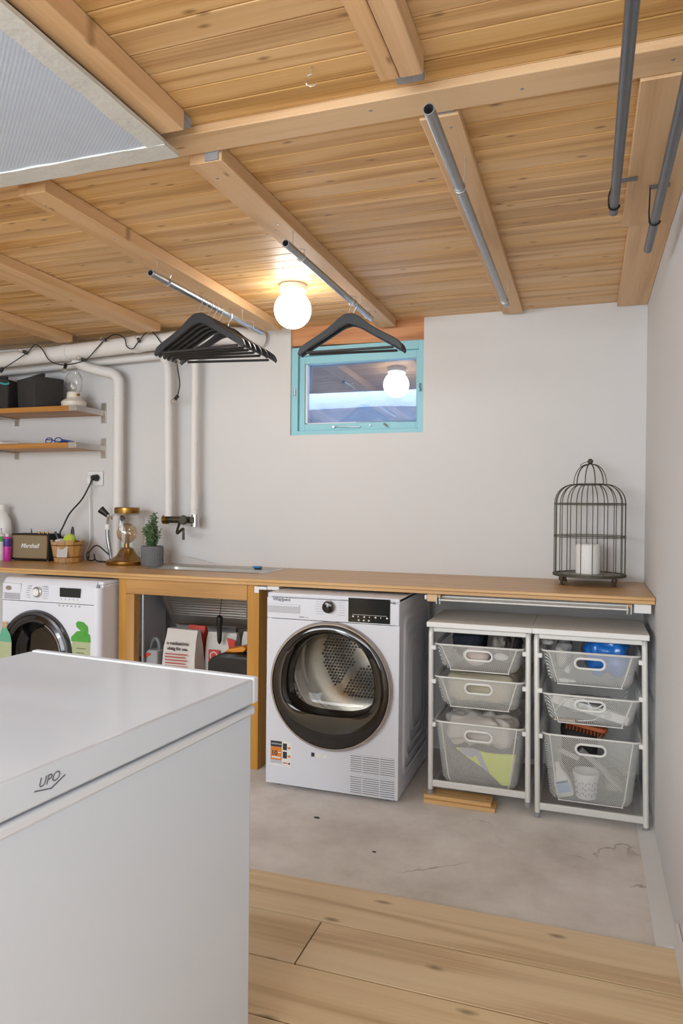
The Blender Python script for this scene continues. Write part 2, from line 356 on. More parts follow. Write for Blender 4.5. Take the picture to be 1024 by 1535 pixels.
# ------------------------------------------------------------------ room shell
ZC, YB, XR, XL, YF = 2.195, 3.5885, 0.2547, -4.3, -2.3
def mat_concrete():
    m = pm('concrete_floor', '#BDB5AE', 0.8, 0, 0.0, 5, 0.2, 60); nt = m.node_tree; N, L = nt.nodes, nt.links; b = N['Principled BSDF']
    tc = N.new('ShaderNodeTexCoord')
    n1 = N.new('ShaderNodeTexNoise'); n1.inputs['Scale'].default_value = 3.2; n1.inputs['Detail'].default_value = 7; n1.inputs['Roughness'].default_value = 0.65; L.new(tc.outputs['Object'], n1.inputs['Vector'])
    rp = N.new('ShaderNodeValToRGB'); e = rp.color_ramp.elements; e[0].position = 0.3; e[0].color = lin('#C9C2BC'); e[1].position = 0.7; e[1].color = lin('#EAE6E2'); q = e.new(0.5); q.color = lin('#DCD6D1'); L.new(n1.outputs['Fac'], rp.inputs[0])
    # fine cracks
    nd = N.new('ShaderNodeTexNoise'); nd.inputs['Scale'].default_value = 6; nd.inputs['Detail'].default_value = 4; L.new(tc.outputs['Object'], nd.inputs['Vector'])
    va = N.new('ShaderNodeVectorMath'); va.operation = 'MULTIPLY_ADD'; va.inputs[1].default_value = (0.35, 0.35, 0.35); L.new(nd.outputs['Color'], va.inputs[0]); L.new(tc.outputs['Object'], va.inputs[2])
    vo = N.new('ShaderNodeTexVoronoi'); vo.feature = 'DISTANCE_TO_EDGE'; vo.inputs['Scale'].default_value = 1.1; L.new(va.outputs[0], vo.inputs['Vector'])
    mr = N.new('ShaderNodeMapRange'); mr.inputs[1].default_value = 0.0; mr.inputs[2].default_value = 0.009; mr.inputs[3].default_value = 0.7; mr.inputs[4].default_value = 0.0; L.new(vo.outputs['Distance'], mr.inputs[0])
    n4 = N.new('ShaderNodeTexNoise'); n4.inputs['Scale'].default_value = 2.3; L.new(tc.outputs['Object'], n4.inputs['Vector'])
    gt = N.new('ShaderNodeMapRange'); gt.inputs[1].default_value = 0.5; gt.inputs[2].default_value = 0.6; L.new(n4.outputs['Fac'], gt.inputs[0])
    ck = N.new('ShaderNodeMath'); ck.operation = 'MULTIPLY'; L.new(mr.outputs[0], ck.inputs[0]); L.new(gt.outputs[0], ck.inputs[1])
    # small stains
    v2 = N.new('ShaderNodeTexVoronoi'); v2.inputs['Scale'].default_value = 7; L.new(va.outputs[0], v2.inputs['Vector'])
    s2 = N.new('ShaderNodeMapRange'); s2.inputs[1].default_value = 0.02; s2.inputs[2].default_value = 0.07; s2.inputs[3].default_value = 0.5; s2.inputs[4].default_value = 0; L.new(v2.outputs['Distance'], s2.inputs[0])
    sc = N.new('ShaderNodeSeparateColor'); L.new(v2.outputs['Color'], sc.inputs[0]); lt = N.new('ShaderNodeMath'); lt.operation = 'LESS_THAN'; lt.inputs[1].default_value = 0.22; L.new(sc.outputs[0], lt.inputs[0])
    sm = N.new('ShaderNodeMath'); sm.operation = 'MULTIPLY'; L.new(s2.outputs[0], sm.inputs[0]); L.new(lt.outputs[0], sm.inputs[1])
    ad = N.new('ShaderNodeMath'); ad.operation = 'ADD'; ad.use_clamp = True; L.new(ck.outputs[0], ad.inputs[0]); L.new(sm.outputs[0], ad.inputs[1])
    mx = N.new('ShaderNodeMix'); mx.data_type = 'RGBA'; L.new(ad.outputs[0], mx.inputs[0]); L.new(rp.outputs[0], mx.inputs[6]); mx.inputs[7].default_value = lin('#7A7068')
    L.new(mx.outputs[2], b.inputs['Base Color'])
    return m
M_concrete = mat_concrete()
def struct(mb, name, mat, label, cat, **k):
    o = mb.build(name, mat, None, **k); return tag(o, label, cat, kind='structure')

floor = struct(MB().box(XL, XR+0.3, YF, YB+0.3, -0.15, 0.0), 'floor', M_concrete, 'pale worn concrete floor with wood laminate laid over its near part', 'floor')
MB().box(XL+0.002, XR-0.003, YF+0.02, 2.163, 0.0003, 0.0012).build('underlay', M_gap, floor)
pe = [2.165, 1.957, 1.75]
while pe[-1] > YF+0.2: pe.append(pe[-1]-0.2065)
PL = {}
joints = {0: [-1.75], 1: [-0.722, -1.92], 2: [-1.42], 3: [-0.55, -1.8]}
for i in range(len(pe)-1):
    js = joints.get(i, [-0.3-0.37*(i % 3), -1.55-0.37*(i % 3)])
    xs = [XR-0.002]+js+[-2.9+0.2*(i % 2), XL+0.002]
    for a, b_ in zip(xs[1:], xs[:-1]):
        d = (round(b_-a, 3), round(pe[i]-pe[i+1], 4))
        if d not in PL:
            hx, hy = d[0]/2-0.0023, d[1]/2-0.0023
            PL[d] = MB().box(-hx, hx, -hy, hy, 0.0013, 0.009).mesh('plank'); PL[d].materials.append(M_lam)
        o = bpy.data.objects.new('plank', PL[d]); COL.objects.link(o); o.parent = floor; o.location = ((a+b_)/2, (pe[i]+pe[i+1])/2, 0)
        bv = o.modifiers.new('bevel', 'BEVEL'); bv.width = 0.0012; bv.segments = 1
struct(MB().prism([(XR-0.058, 0.001), (XR, 0.001), (XR, 0.016), (XR-0.05, 0.005)], 'xz', 2.168, YB), 'trim_1', M_white, 'white painted strip on the concrete along the right wall', 'trim')
struct(MB().box(XR-0.013, XR-0.0005, YF, 2.163, 0.0095, 0.085), 'baseboard_right', M_white, 'low white skirting board at the laminate edge of the right wall', 'baseboard', bevel=0.002)
struct(MB().box(XR, XR+0.25, YF, YB+0.3, 0, ZC+0.3), 'wall_right', M_wall, 'smooth white wall beside the wire basket drawers', 'wall')
struct(MB().box(XL-0.2, XL, YF, YB+0.3, 0, ZC+0.3), 'wall_left', M_wall, 'white side wall past the shelves', 'wall')
struct(MB().box(XL-0.2, XR+0.25, YF-0.2, YF, 0, ZC+0.3), 'wall_front', M_wall, 'white wall opposite the worktop', 'wall')
WX0, WX1, WZ0, WZT = -1.534, -0.797, 1.610, 2.085
wb = MB().box(XL, WX0, YB, YB+0.28, 0, ZC+0.3).box(WX1, XR, YB, YB+0.28, 0, ZC+0.3).box(WX0, WX1, YB, YB+0.28, 0, WZ0).box(WX0, WX1, YB+0.06, YB+0.28, WZT+0.12, ZC+0.3)
struct(wb, 'wall_back', M_wall, 'white plastered wall with a small turquoise window', 'wall')
# ceiling with boards
ceil = struct(MB().box(XL, XR, YF, YB, ZC+0.008, ZC+0.15), 'ceiling', M_gap, 'ceiling of narrow varnished pine boards', 'ceiling')
bw = 0.0715
bm_ = MB().prism([(-bw/2+0.0012, 0.0), (-bw/2+0.0012, -0.0075), (-bw/2+0.003, -0.009), (bw/2-0.003, -0.009), (bw/2-0.0012, -0.0075), (bw/2-0.0012, 0.0)], 'yz', XL+0.01, XR-0.001).mesh('board')
bm_.materials.append(M_board)
yy = 2.247+bw/2+18*bw
k = 0
while yy > YF+bw:
    if yy-bw/2 < YB:
        o = bpy.data.objects.new('board', bm_); COL.objects.link(o); o.parent = ceil
        o.location = (0, yy, ZC+0.009+random.uniform(-0.0008, 0.0006)); o.rotation_euler = (random.uniform(-0.005, 0.005), 0, 0)
    yy -= bw
def ceil_hook(x, y, rz, z=ZC, parent=ceil):
    pts = [(0, 0, 0), (0, 0, -0.018)]+[(0.013*math.sin(a), 0, -0.031+0.013*math.cos(a)) for a in [-0.2-0.25*j for j in range(17)]]
    M = Matrix.Translation((x, y, z)) @ Matrix.Rotation(rz, 4, 'Z')
    return MB().tube([M @ Vector(p) for p in pts], 0.0017, 6).build('hook', M_wire, parent, label='bright metal screw hook')
ceil_hook(-0.585, 1.47, 0.2); ceil_hook(-0.955, 1.50, 0.9)

# ------------------------------------------------------------------ ceiling beams
def beam(name, x0, x1, y0, y1, z0, label, mat, group=None, z1=ZC-0.001):
    t = thing(name, label, 'beam', ((x0+x1)/2, (y0+y1)/2, z0), 0, group)
    MB().box(x0, x1, y0, y1, z0, z1).build('plank', mat, t, bevel=0.0025)
    return t
def screws(t, pts, z):
    for x, y in pts: MB().lathe([(0.0001, -0.0012), (0.004, -0.0008), (0.0045, 0.0)], (x, y, z), 8).build('screw', M_galv, t)
cross = beam('ceiling_batten', -2.9, XR-0.002, 1.605, 1.70, 2.172, 'long flat pine batten fixed across the ceiling boards, crossing the room', M_beam_x)
screws(cross, [(0.16, 1.65), (-0.15, 1.66), (-0.5, 1.64)], 2.172)
bR = beam('ceiling_beam', -0.398, -0.302, 1.715, 3.555, 2.170, 'flat pine beam with a bare metal rod hanging below and no hangers', M_beam_y)
screws(bR, [(-0.37, 1.80), (-0.33, 1.77), (-0.37, 2.2), (-0.33, 2.5), (-0.37, 2.75), (-0.33, 3.1), (-0.35, 3.4)], 2.170)
bM = beam('ceiling_beam', -1.035, -0.937, 1.708, 3.555, 2.150, 'pine beam leading to the turquoise window, beside the globe lamp', M_beam_y)
bL = beam('ceiling_beam', -1.630, -1.530, 1.72, 3.455, 2.150, 'pine beam above the rod with the large cluster of hangers', M_beam_y)
bL3 = beam('ceiling_beam', -2.295, -2.160, 1.72, 3.29, 2.150, 'pine beam between the hanger cluster and the shelves, ending at the white pipe', M_beam_y)
bL4 = beam('ceiling_beam', -2.885, -2.787, 1.72, 3.36, 2.150, 'darker pine beam over the wall shelves', M_beam_y)
screws(bL, [(-1.6, 1.8), (-1.57, 2.1), (-1.6, 2.3), (-1.56, 2.6)], 2.15); screws(bM, [(-1.0, 1.8), (-0.97, 2.15), (-1.0, 2.2), (-0.98, 2.6)], 2.15)
M_shim = pm('grey_felt_shim', '#9A9CA2', 0.9, 0, 0.2, 60)
MB().box(-0.985, -0.945, 1.703, 1.707, 2.152, 2.19).box(-0.98, -0.94, 1.7005, 1.7075, 2.172, 2.19).build('shim', M_shim, bM)
MB().box(-0.375, -0.312, 1.7005, 1.7145, 2.176, 2.19).build('shim', M_shim, bR)
t = thing('ceiling_beam', 'double pine beam ending at the long batten, showing a seam down its middle', 'beam', (-0.385, 0.3, 2.145))
MB().box(-0.434, -0.3905, -0.6, 1.494, 2.145, ZC-0.001).build('plank', M_beam_y, t, bevel=0.003)
MB().box(-0.3895, -0.338, -0.6, 1.494, 2.145, ZC-0.001).build('plank', M_beam_y, t, bevel=0.003)
MB().box(-0.414, -0.350, 1.4945, 1.56, 2.170, ZC-0.002).build('shim', M_shim, t, bevel=0.004, label='grey felt packing piece')
bLU = beam('ceiling_beam', -1.015, -0.945, -0.6, 1.535, 2.145, 'narrow pine beam running along the edge of the silvery insulation sheet', M_beam_y)
MB().box(-0.985, -0.95, 1.536, 1.575, 2.172, ZC-0.002).build('shim', M_shim, bLU)
# flat boards above the right wall
t = thing('ceiling_board', 'wide flat pine board on the ceiling beside the right wall', 'board', (0.18, 2.1, 2.166))
MB().box(0.100, XR-0.0005, 1.702, 2.56, 2.166, ZC-0.001).build('plank', M_beam_y, t, bevel=0.002)
bRW = t
t = thing('ceiling_board', 'narrower flat pine board on the ceiling ending at the back corner', 'board', (0.19, 3.0, 2.170))
MB().box(0.122, XR-0.0005, 2.562, 3.58, 2.172, ZC-0.001).build('plank', M_beam_y, t, bevel=0.002)
screws(t, [(0.19, 2.65), (0.15, 2.9), (0.21, 3.1), (0.18, 3.4)], 2.172)
# insulation sheet
def mat_insul():
    m = pm('insulation_sheet', '#BCC7D8', 0.5, 0.1, 0.05, 20); nt = m.node_tree; N, L = nt.nodes, nt.links; b = N['Principled BSDF']
    tc = N.new('ShaderNodeTexCoord'); mp = N.new('ShaderNodeMapping'); mp.inputs['Rotation'].default_value = (0, 0, math.radians(40)); L.new(tc.outputs['Object'], mp.inputs[0])
    wv = N.new('ShaderNodeTexWave'); wv.inputs['Scale'].default_value = 38; wv.inputs['Distortion'].default_value = 0.4; wv.bands_direction = 'Y'; L.new(mp.outputs[0], wv.inputs['Vector'])
    w2 = N.new('ShaderNodeTexWave'); w2.inputs['Scale'].default_value = 62; w2.inputs['Distortion'].default_value = 0.8; w2.bands_direction = 'X'; L.new(mp.outputs[0], w2.inputs['Vector'])
    ad = N.new('ShaderNodeMath'); ad.operation = 'ADD'; L.new(wv.outputs['Fac'], ad.inputs[0]); L.new(w2.outputs['Fac'], ad.inputs[1])
    bp = N.new('ShaderNodeBump'); bp.inputs['Strength'].default_value = 0.16; bp.inputs['Distance'].default_value = 0.002; L.new(ad.outputs[0], bp.inputs['Height']); L.new(bp.outputs[0], b.inputs['Normal'])
    return m
M_insul = mat_insul()
M_tape = pm('taped_edge', '#CFD0CC', 0.5, 0.1, 0.12, 12, 0.6, 45)
t = thing('insulation_sheet', 'silvery blue quilted insulation sheet taped up under the ceiling', 'insulation', (-1.8, 0.4, 2.125))
# ribbed sheet: long ridges modelled across the width
mb = MB(); x0, x1, y0, y1 = -2.9, -1.055, -0.6, 1.545
n = 90; top = []; rows = []
for j in range(n+1):
    x = x0+(x1-x0)*j/n
    rows.append([(x, y0, 2.1265+0.0012*math.sin(j*0.7)), (x, y1, 2.1265+0.0012*math.sin(j*0.7+0.7)), (x, y1, 2.142), (x, y0, 2.142)])
mb.loft(rows, True, True, True).build('sheet', M_insul, t)
def crinkle_strip(xa, xb, ya, yb, along):
    mb = MB(); rows = []; n = 60
    for j in range(n+1):
        s = j/n; z = 2.1225+0.0022*mnoise.noise((s*14, 3.1, 0)); e = 0.005*mnoise.noise((s*22, 7.7, 0))
        if along == 'y':
            y = ya+(yb-ya)*s; rows.append([(xa+e, y, z), (xb+e*0.4, y, z+0.0015), (xb, y, z+0.012), (xa, y, z+0.012)])
        else:
            x = xa+(xb-xa)*s; rows.append([(x, ya+e, z), (x, yb+e*0.4, z+0.0015), (x, yb, z+0.012), (x, ya, z+0.012)])
    mb.loft(rows, True, True, True).build('tape', M_tape, t, label='crinkled pale tape edge')
crinkle_strip(-1.060, -1.004, -0.6, 1.54, 'y'); crinkle_strip(-2.9, -1.006, 1.54, 1.612, 'x')

# ------------------------------------------------------------------ window
win = thing('window_1', 'small turquoise framed basement window under the ceiling', 'window', ((WX0+WX1)/2, YB+0.05, WZ0)); win['kind'] = 'structure'
fy0, fy1 = YB+0.012, YB+0.085
fr = MB().box(WX0, WX0+0.038, fy0, fy1, WZ0, WZT).box(WX1-0.030, WX1, fy0, fy1, WZ0, WZT).box(WX0+0.038, WX1-0.030, fy0, fy1, WZ0, WZ0+0.024).box(WX0+0.038, WX1-0.030, fy0, fy1, WZT-0.045, WZT)
fr.build('window_frame', M_turq, win, bevel=0.002)
sy0, sy1 = YB+0.030, YB+0.075
sx0, sx1, sz0, sz1 = WX0+0.040, WX1-0.026, WZ0+0.0245, WZT-0.0455
gx0, gx1, gz0, gz1 = -1.462, -0.842, 1.672, 1.998
sash = MB().box(sx0, gx0, sy0, sy1, sz0, sz1).box(gx1, sx1, sy0, sy1, sz0, sz1).box(gx0, gx1, sy0, sy1, sz0, gz0).box(gx0, gx1, sy0, sy1, gz1, sz1).build('sash', M_turq, win, bevel=0.002)
MB().box(gx0, gx0+0.012, sy0+0.012, sy0+0.02, gz0, gz1).box(gx0, gx1, sy0+0.012, sy0+0.02, gz0, gz0+0.006).build('glazing_bead', M_white, sash)
gm = Matrix.Translation(((gx0+gx1)/2, sy0+0.022, (gz0+gz1)/2)) @ Matrix.Rotation(math.radians(-2.9), 4, 'Z') @ Matrix.Rotation(math.radians(-3.2), 4, 'X')
MB().box(-(gx1-gx0)/2-0.004, (gx1-gx0)/2+0.004, -0.002, 0.002, -(gz1-gz0)/2-0.004, (gz1-gz0)/2+0.004, gm).build('pane', M_pane, win)
MB().tube([(-1.29, sy0-0.006, 1.652), (-1.27, sy0-0.01, 1.654), (-1.14, sy0-0.008, 1.648)], 0.003, 6).cyl((-1.29, sy0+0.001, 1.652), (-1.29, sy0-0.012, 1.652), 0.007, 8).build('stay_arm', M_galv, sash)
MB().cyl((-1.085, sy0+0.001, 1.655), (-1.085, sy0-0.012, 1.655), 0.004, 8).tube([(-1.01, sy0+0.001, 1.660), (-1.01, sy0-0.014, 1.660), (-0.99, sy0-0.014, 1.646)], 0.005, 6).build('stay_catch', M_galv, sash)
MB().cyl((-1.512, fy0+0.001, 1.835), (-1.512, fy0-0.008, 1.835), 0.008, 8).cyl((-1.512, fy0-0.006, 1.825), (-1.512, fy0-0.006, 1.862), 0.006, 8).build('hinge', M_galv, win)
MB().tube([(-0.815, fy0+0.001, 1.86), (-0.815, fy0-0.010, 1.86), (-0.818, fy0-0.012, 1.845), (-0.812, fy0-0.010, 1.83), (-0.818, fy0-0.012, 1.82)], 0.0035, 6).build('latch', M_galv, win)
lint = MB(); rows = []
for j in range(25):
    s = j/24; x = WX0+0.001+(WX1-WX0-0.002)*s; e = 0.006*mnoise.noise((s*5, 1, 0)); zb = WZT+0.012-0.012*s
    rows.append([(x, YB+0.02+e, zb), (x, YB+0.012+e, zb+0.05), (x, YB+0.01+e, ZC+0.005), (x, YB+0.059, ZC+0.005), (x, YB+0.059, zb)])
lint.loft(rows, True, True, True).build('lintel', M_lintel, win, label='reddish rough wooden lintel')
# outside of the window: snow bank, plus a dark panel added to block the sky
M_snow = pm('snow', '#DCE6F8', 0.9, 0, 0.12, 18, 0.5, 40)
rows = []
for j in range(31):
    x = -2.6+3.0*j/30
    rows.append([(x, 3.885, 1.2), (x, 3.885, 1.79+0.012*mnoise.noise((x*3, 0, 0))), (x, 4.0, 1.86+0.02*mnoise.noise((x*4, 1, 0))), (x, 4.3, 1.95), (x, 4.595, 1.97), (x, 4.595, 1.2)])
recenter(tag(MB().loft(rows, True, True, True).build('snow_bank', M_snow), 'bluish white bank of snow behind the window glass', 'snow'))
M_skyblock = pm('sky_block_dark', '#3B3A3A', 0.9, 0, 0.3, 9)
wl = struct(MB().box(-2.7, 0.5, 4.6, 4.7, 1.0, 2.75), 'sky_block_outside', M_skyblock, 'dark panel added outside the small window to block the sky', 'wall')

# ------------------------------------------------------------------ pendant globe lamp
t = thing('ceiling_lamp', 'glowing white globe lamp on the pine ceiling', 'lamp', (-1.232, 2.9, ZC))
MB().lathe([(0.0001, -0.002), (0.060, -0.002), (0.062, -0.012), (0.058, -0.030), (0.050, -0.034), (0.0001, -0.034)], (-1.232, 2.9, ZC), 32).build('lamp_base', M_white, t)
GC = Vector((-1.232, 2.9, 2.086)); prof = [(0.0001, -0.081)]+[(0.081*math.sin(a), -0.081*math.cos(a)) for a in [PI*j/24 for j in range(1, 20)]]+[(0.046, 0.074)]
MB().lathe(prof, GC, 40).build('globe', emit('lamp_globe_glow', (1.0, 0.965, 0.92, 1), LAMP_STRENGTH), t)

# ------------------------------------------------------------------ clothes rods and their hooks
def rod(x, y0, y1, z, r, mat, label, group=None):
    o = MB(); seg = 14
    o.tube([(x, y0, z), (x, y1, z)], r, seg, cap=False); o.tube([(x, y0, z), (x, y1, z)], r*0.82, seg, cap=False)
    for y in (y0, y1):
        L1 = [(x+r*math.cos(a), y, z+r*math.sin(a)) for a in [2*PI*k/seg for k in range(seg)]]; L2 = [(x+.82*r*math.cos(a), y, z+.82*r*math.sin(a)) for a in [2*PI*k/seg for k in range(seg)]]
        o.loft([L1, L2])
    ob = o.build('clothes_rod', mat); tag(ob, label, 'rod', group)
    return recenter(ob)
def rod_hook(x, y, z, r, ztop, parent, dx=0.0, mat=None):
    rr = r+0.0022
    pts = [(x-rr-0.004, y, ztop+0.004+0)] if False else []
    pts = [(x+dx, y, ztop), (x+dx, y, z+rr+0.012)] if abs(dx) < 0.02 else [(x+dx, y, ztop), (x+dx, y, z+rr+0.02), (x+rr, y, z+rr+0.008)]
    pts += [(x+rr*math.cos(a), y, z+rr*math.sin(a)) for a in [0.9-0.35*j for j in range(14)]]
    return MB().tube(pts, 0.002, 6).build('hook', mat or M_wire, parent, label='bent wire rod hook')
rod(-0.335, 1.53, 3.10, 2.09, 0.0135, M_galv, 'bare galvanised clothes rod under the beam nearest the right wall boards')
for y in (1.93, 3.03): rod_hook(-0.335, y, 2.09, 0.0135, 2.172, bR, 0.014)
rod(-0.915, 2.09, 3.04, 2.06, 0.0125, M_galv, 'galvanised clothes rod with two hangers beside the globe lamp')
for y in (2.22, 2.78, 2.98): rod_hook(-0.915, y, 2.06, 0.0125, ZC-0.001 if False else 2.152, bM, -0.03)
rod(-1.495, 2.21, 3.13, 2.06, 0.0125, M_galv, 'galvanised clothes rod carrying the large cluster of hangers')
for y in (2.32, 3.02): rod_hook(-1.495, y, 2.06, 0.0125, 2.152, bL, -0.045)
rod(0.0625, 0.62, 2.20, 2.08, 0.0128, M_dark_tube, 'dark grey tube hanging below the wide ceiling board, farther from the right wall')
rod(0.176, 0.75, 2.50, 2.063, 0.0128, M_dark_tube, 'dark grey tube hanging close to the right wall')
def bracket(x, y, z, r, parent, xa, xb, ybar):
    rr = r+0.002
    MB().box(xa, xb, ybar-0.006, ybar+0.006, 2.158, 2.1655).build('bracket_plate', M_dark_tube, parent)
    pts = [(xa+0.003, ybar, 2.160), (x-rr, y+0.01, z+0.03)]+[(x+rr*math.cos(a), y, z+rr*math.sin(a)) for a in [PI-0.1+0.35*j for j in range(10)]]
    MB().tube(pts, 0.0022, 6).build('bracket', M_black, parent)
bracket(0.0625, 2.15, 2.08, 0.0128, bRW, 0.056, 0.125, 2.187); bracket(0.176, 2.255, 2.063, 0.0128, bRW, 0.160, 0.215, 2.258)

# ------------------------------------------------------------------ hangers
def make_hanger(label, group, mat):
    t = thing('clothes_hanger', label, 'hanger', (0, 0, 0), 0, group)
    topc = [(0, -0.055), (0.02, -0.056), (0.045, -0.070), (0.085, -0.102), (0.135, -0.133), (0.185, -0.160), (0.212, -0.180), (0.222, -0.205)]
    botc = [(0.215, -0.214), (0.205, -0.205), (0.17, -0.184), (0.12, -0.155), (0.07, -0.126), (0.03, -0.103), (0.0, -0.095)]
    tc_ = [(p.x, p.z) for p in catmull([(a, 0, b) for a, b in topc], 3)]; bc_ = [(p.x, p.z) for p in catmull([(a, 0, b) for a, b in botc], 3)]
    half = tc_+bc_; poly = half+[(-a, b) for a, b in reversed(half) if a > 1e-6]
    # build as two arms so the polygons stay simple
    n = min(len(tc_), len(bc_))
    def rs(c, n):
        return [c[int(round(i*(len(c)-1)/(n-1)))] for i in range(n)]
    A = rs(tc_, 20); B = rs(list(reversed(bc_)), 20)
    for s in (1, -1):
        mb = MB(); rows = []
        for (ax, az), (bx, bz) in zip(A, B):
            rows.append([(s*ax, -0.0065, az), (s*ax, 0.0065, az), (s*bx, 0.0065, bz), (s*bx, -0.0065, bz)])
        mb.loft(rows, True, False, True).build('shoulder_arm', mat, t, bevel=0.0025)
    MB().cyl((-0.185, 0, -0.200), (0.185, 0, -0.200), 0.0055, 10).build('trouser_bar', mat, t)
    pts = [(0, 0, -0.06), (0, 0, -0.040), (0.006, 0, -0.028), (0.015, 0, -0.016)]+[(0.0175*math.cos(a), 0, 0.0175*math.sin(a)) for a in [-0.35+0.35*j for j in range(11)]]
    MB().tube(pts, 0.0016, 6).build('hook', M_wire, t)
    return t
h0 = make_hanger('black wooden clothes hanger bunched with others on one rod', 'hangers bunched on the rod near the pipes', M_hang)
h0.location = (-1.495, 2.55, 2.0575); h0.rotation_euler = (0, 0, -0.10)
for y, a in ((2.59, -0.05), (2.63, -0.03), (2.672, 0.03), (2.72, 0.10), (2.80, 0.16)):
    c = copy_tree(h0); c.location = (-1.495, y, 2.0575); c.rotation_euler = (0, 0, a)
    if y > 2.78: c['label'] = 'black wooden hanger at the back wall end of the bunched hangers'
h0['label'] = 'black wooden hanger at the end of the bunch away from the back wall'
h1 = copy_tree(h0); h1['label'] = 'dark grey wooden hanger beside the globe lamp, farther from the window'; h1['group'] = 'hangers by the window'
h1.location = (-0.915, 2.735, 2.0575); h1.rotation_euler = (0, 0, 0.0)
h2 = copy_tree(h1); h2.location = (-0.915, 2.785, 2.0575); h2.rotation_euler = (0, 0, 0.09)
h2['label'] = 'dark grey wooden hanger beside the globe lamp, nearer the window'

# ------------------------------------------------------------------ chest freezer
FA = math.radians(-5.3)
fz = thing('chest_freezer', 'large white chest freezer with closed lid', 'freezer', (-0.665, 1.384, 0), 0)
FM = Matrix.Translation((-0.660, 1.384, 0)) @ Matrix.Rotation(FA, 4, 'Z')     # local: x to the left is negative, y towards the camera is negative
ROOT[fz] = FM; fz.location = (-0.660, 1.384, 0); fz.rotation_euler = (0, 0, FA)
class LB(MB):
    def __init__(self, M): super().__init__(); self.M = M
    def add(self, vs, fs): return super().add([self.M @ Vector(v) for v in vs], fs)
FW, FL, FH = 0.64, 1.28, 0.86
LB(FM).box(-FW+0.02, -0.010, -FL+0.02, -0.008, 0.03, 0.786).build('body', M_enamel, fz, bevel=0.006)
LB(FM).box(-FW+0.005, -0.004, -FL+0.005, -0.003, 0.780, 0.800).build('body_rim', M_cool, fz, bevel=0.005)
LB(FM).box(-FW+0.03, -0.020, -FL+0.03, -0.02, 0.799, 0.8075).build('seal', pm('grey_seal', '#8E929A', 0.7), fz)
lid = LB(FM).box(-FW, -0.0, -FL, -0.022, 0.8065, FH).build('lid', M_enamel, fz, bevel=0.004)
LB(FM).box(-FW, 0.001, -0.0205, 0.0, 0.8065, FH+0.002).build('lid_edge_trim', M_cool, lid, bevel=0.004)
LB(FM).box(-FW, 0.001, -FL-0.02, -FL-0.001, 0.8065, FH+0.002).build('lid_edge_trim', M_cool, lid, bevel=0.004)
for dx in (-0.06, -FW+0.06):
    for dy in (-0.06, -FL+0.06): LB(FM).cyl((dx, dy, 0), (dx, dy, 0.031), 0.022, 12).build('foot', M_black, fz)
LB(FM).box(-0.02, 0.012, -0.86, -0.72, 0.8075, 0.822).build('lid_grip', M_cool, lid, bevel=0.003)
M_logo = pm('logo_grey', '#6E7077', 0.4)
RX = FM.to_3x3().to_4x4() @ Matrix(((0, 0, 1), (1, 0, 0), (0, 1, 0))).to_4x4()
lp = FM @ Vector((0.0004, -0.590, 0.8315))
text('logo_lettering', 'UPO', 0.019, M_logo, fz, lp, RX, 0.0004, 0.30)
LB(FM).prism([(-0.597, 0.8285), (-0.566, 0.8225), (-0.564, 0.8240), (-0.595, 0.8300)], 'yz', 0.0001, 0.0008).prism([(-0.566, 0.8225), (-0.540, 0.8335), (-0.541, 0.8350), (-0.567, 0.8245)], 'yz', 0.0001, 0.0008).build('logo_mark', M_logo, fz)

# ------------------------------------------------------------------ worktop, frame, sink
ZT = 0.887; CY = 2.98
SX0, SX1, SY0, SY1 = -2.235, -1.515, 3.225, 3.515
wt = thing('worktop', 'long varnished pine worktop running along the back wall', 'worktop', (-2.0, CY, ZT-0.03))
def slab(z0, z1, y0):
    mb = MB(); ix0, ix1, iy0, iy1 = SX0+0.012, SX1-0.012, SY0+0.012, SY1-0.012
    mb.box(XL+0.002, ix0, y0, YB-0.001, z0, z1); mb.box(ix1, XR-0.002, y0, YB-0.001, z0, z1); mb.box(ix0, ix1, y0, iy0, z0, z1); mb.box(ix0, ix1, iy1, YB-0.001, z0, z1)
    return mb
slab(ZT-0.013, ZT, CY).build('upper_layer', M_top, wt, bevel=0.002)
slab(ZT-0.028, ZT-0.0135, CY+0.004).build('lower_layer', M_top, wt, bevel=0.002)
fr = thing('timber_stand', 'golden pine post stand carrying the worktop around the sink', 'stand', (-1.8, 3.05, 0))
ZU = ZT-0.029
MB().box(-2.200, -2.158, 3.0, 3.045, 0, ZU).build('post', M_post, fr, bevel=0.002)
MB().box(-2.157, -2.108, 2.998, 3.045, 0, ZU-0.075).build('post', M_post, fr, bevel=0.002)
MB().box(-1.490, -1.430, 3.0, 3.09, 0, ZU).build('post', M_post, fr, bevel=0.002)
MB().box(-2.157, -1.491, 2.999, 3.043, ZU-0.074, ZU).build('rail', M_rail, fr, bevel=0.002)
MB().box(-2.20, -2.16, 3.46, 3.50, 0, ZU-0.33).build('post', M_post, fr); MB().box(-1.49, -1.45, 3.46, 3.50, 0, ZU-0.33).build('post', M_post, fr)
MB().box(-2.156, -1.492, 3.075, 3.45, 0.35, 0.368).build('lower_shelf', M_rail, fr, bevel=0.001)
MB().box(-1.452, -1.428, 2.9925, 2.9985, 0.822, 0.853).box(-1.43, -1.39, 2.994, 3.06, 0.838, 0.853).build('bracket', M_white, fr, bevel=0.002, label='white metal angle bracket')
MB().box(-1.39, -1.33, 3.0, 3.55, 0.838, 0.857).build('support_rail', M_white, fr, bevel=0.002)
sk = thing('laundry_sink', 'stainless laundry sink with ribbed washboard front, set in the worktop', 'sink', ((SX0+SX1)/2, 3.37, 0.58))
rim = MB(); L0 = rrect(SX0, SX1, SY0, SY1, 0.03); L1 = rrect(SX0+0.035, SX1-0.035, SY0+0.03, SY1-0.03, 0.04)
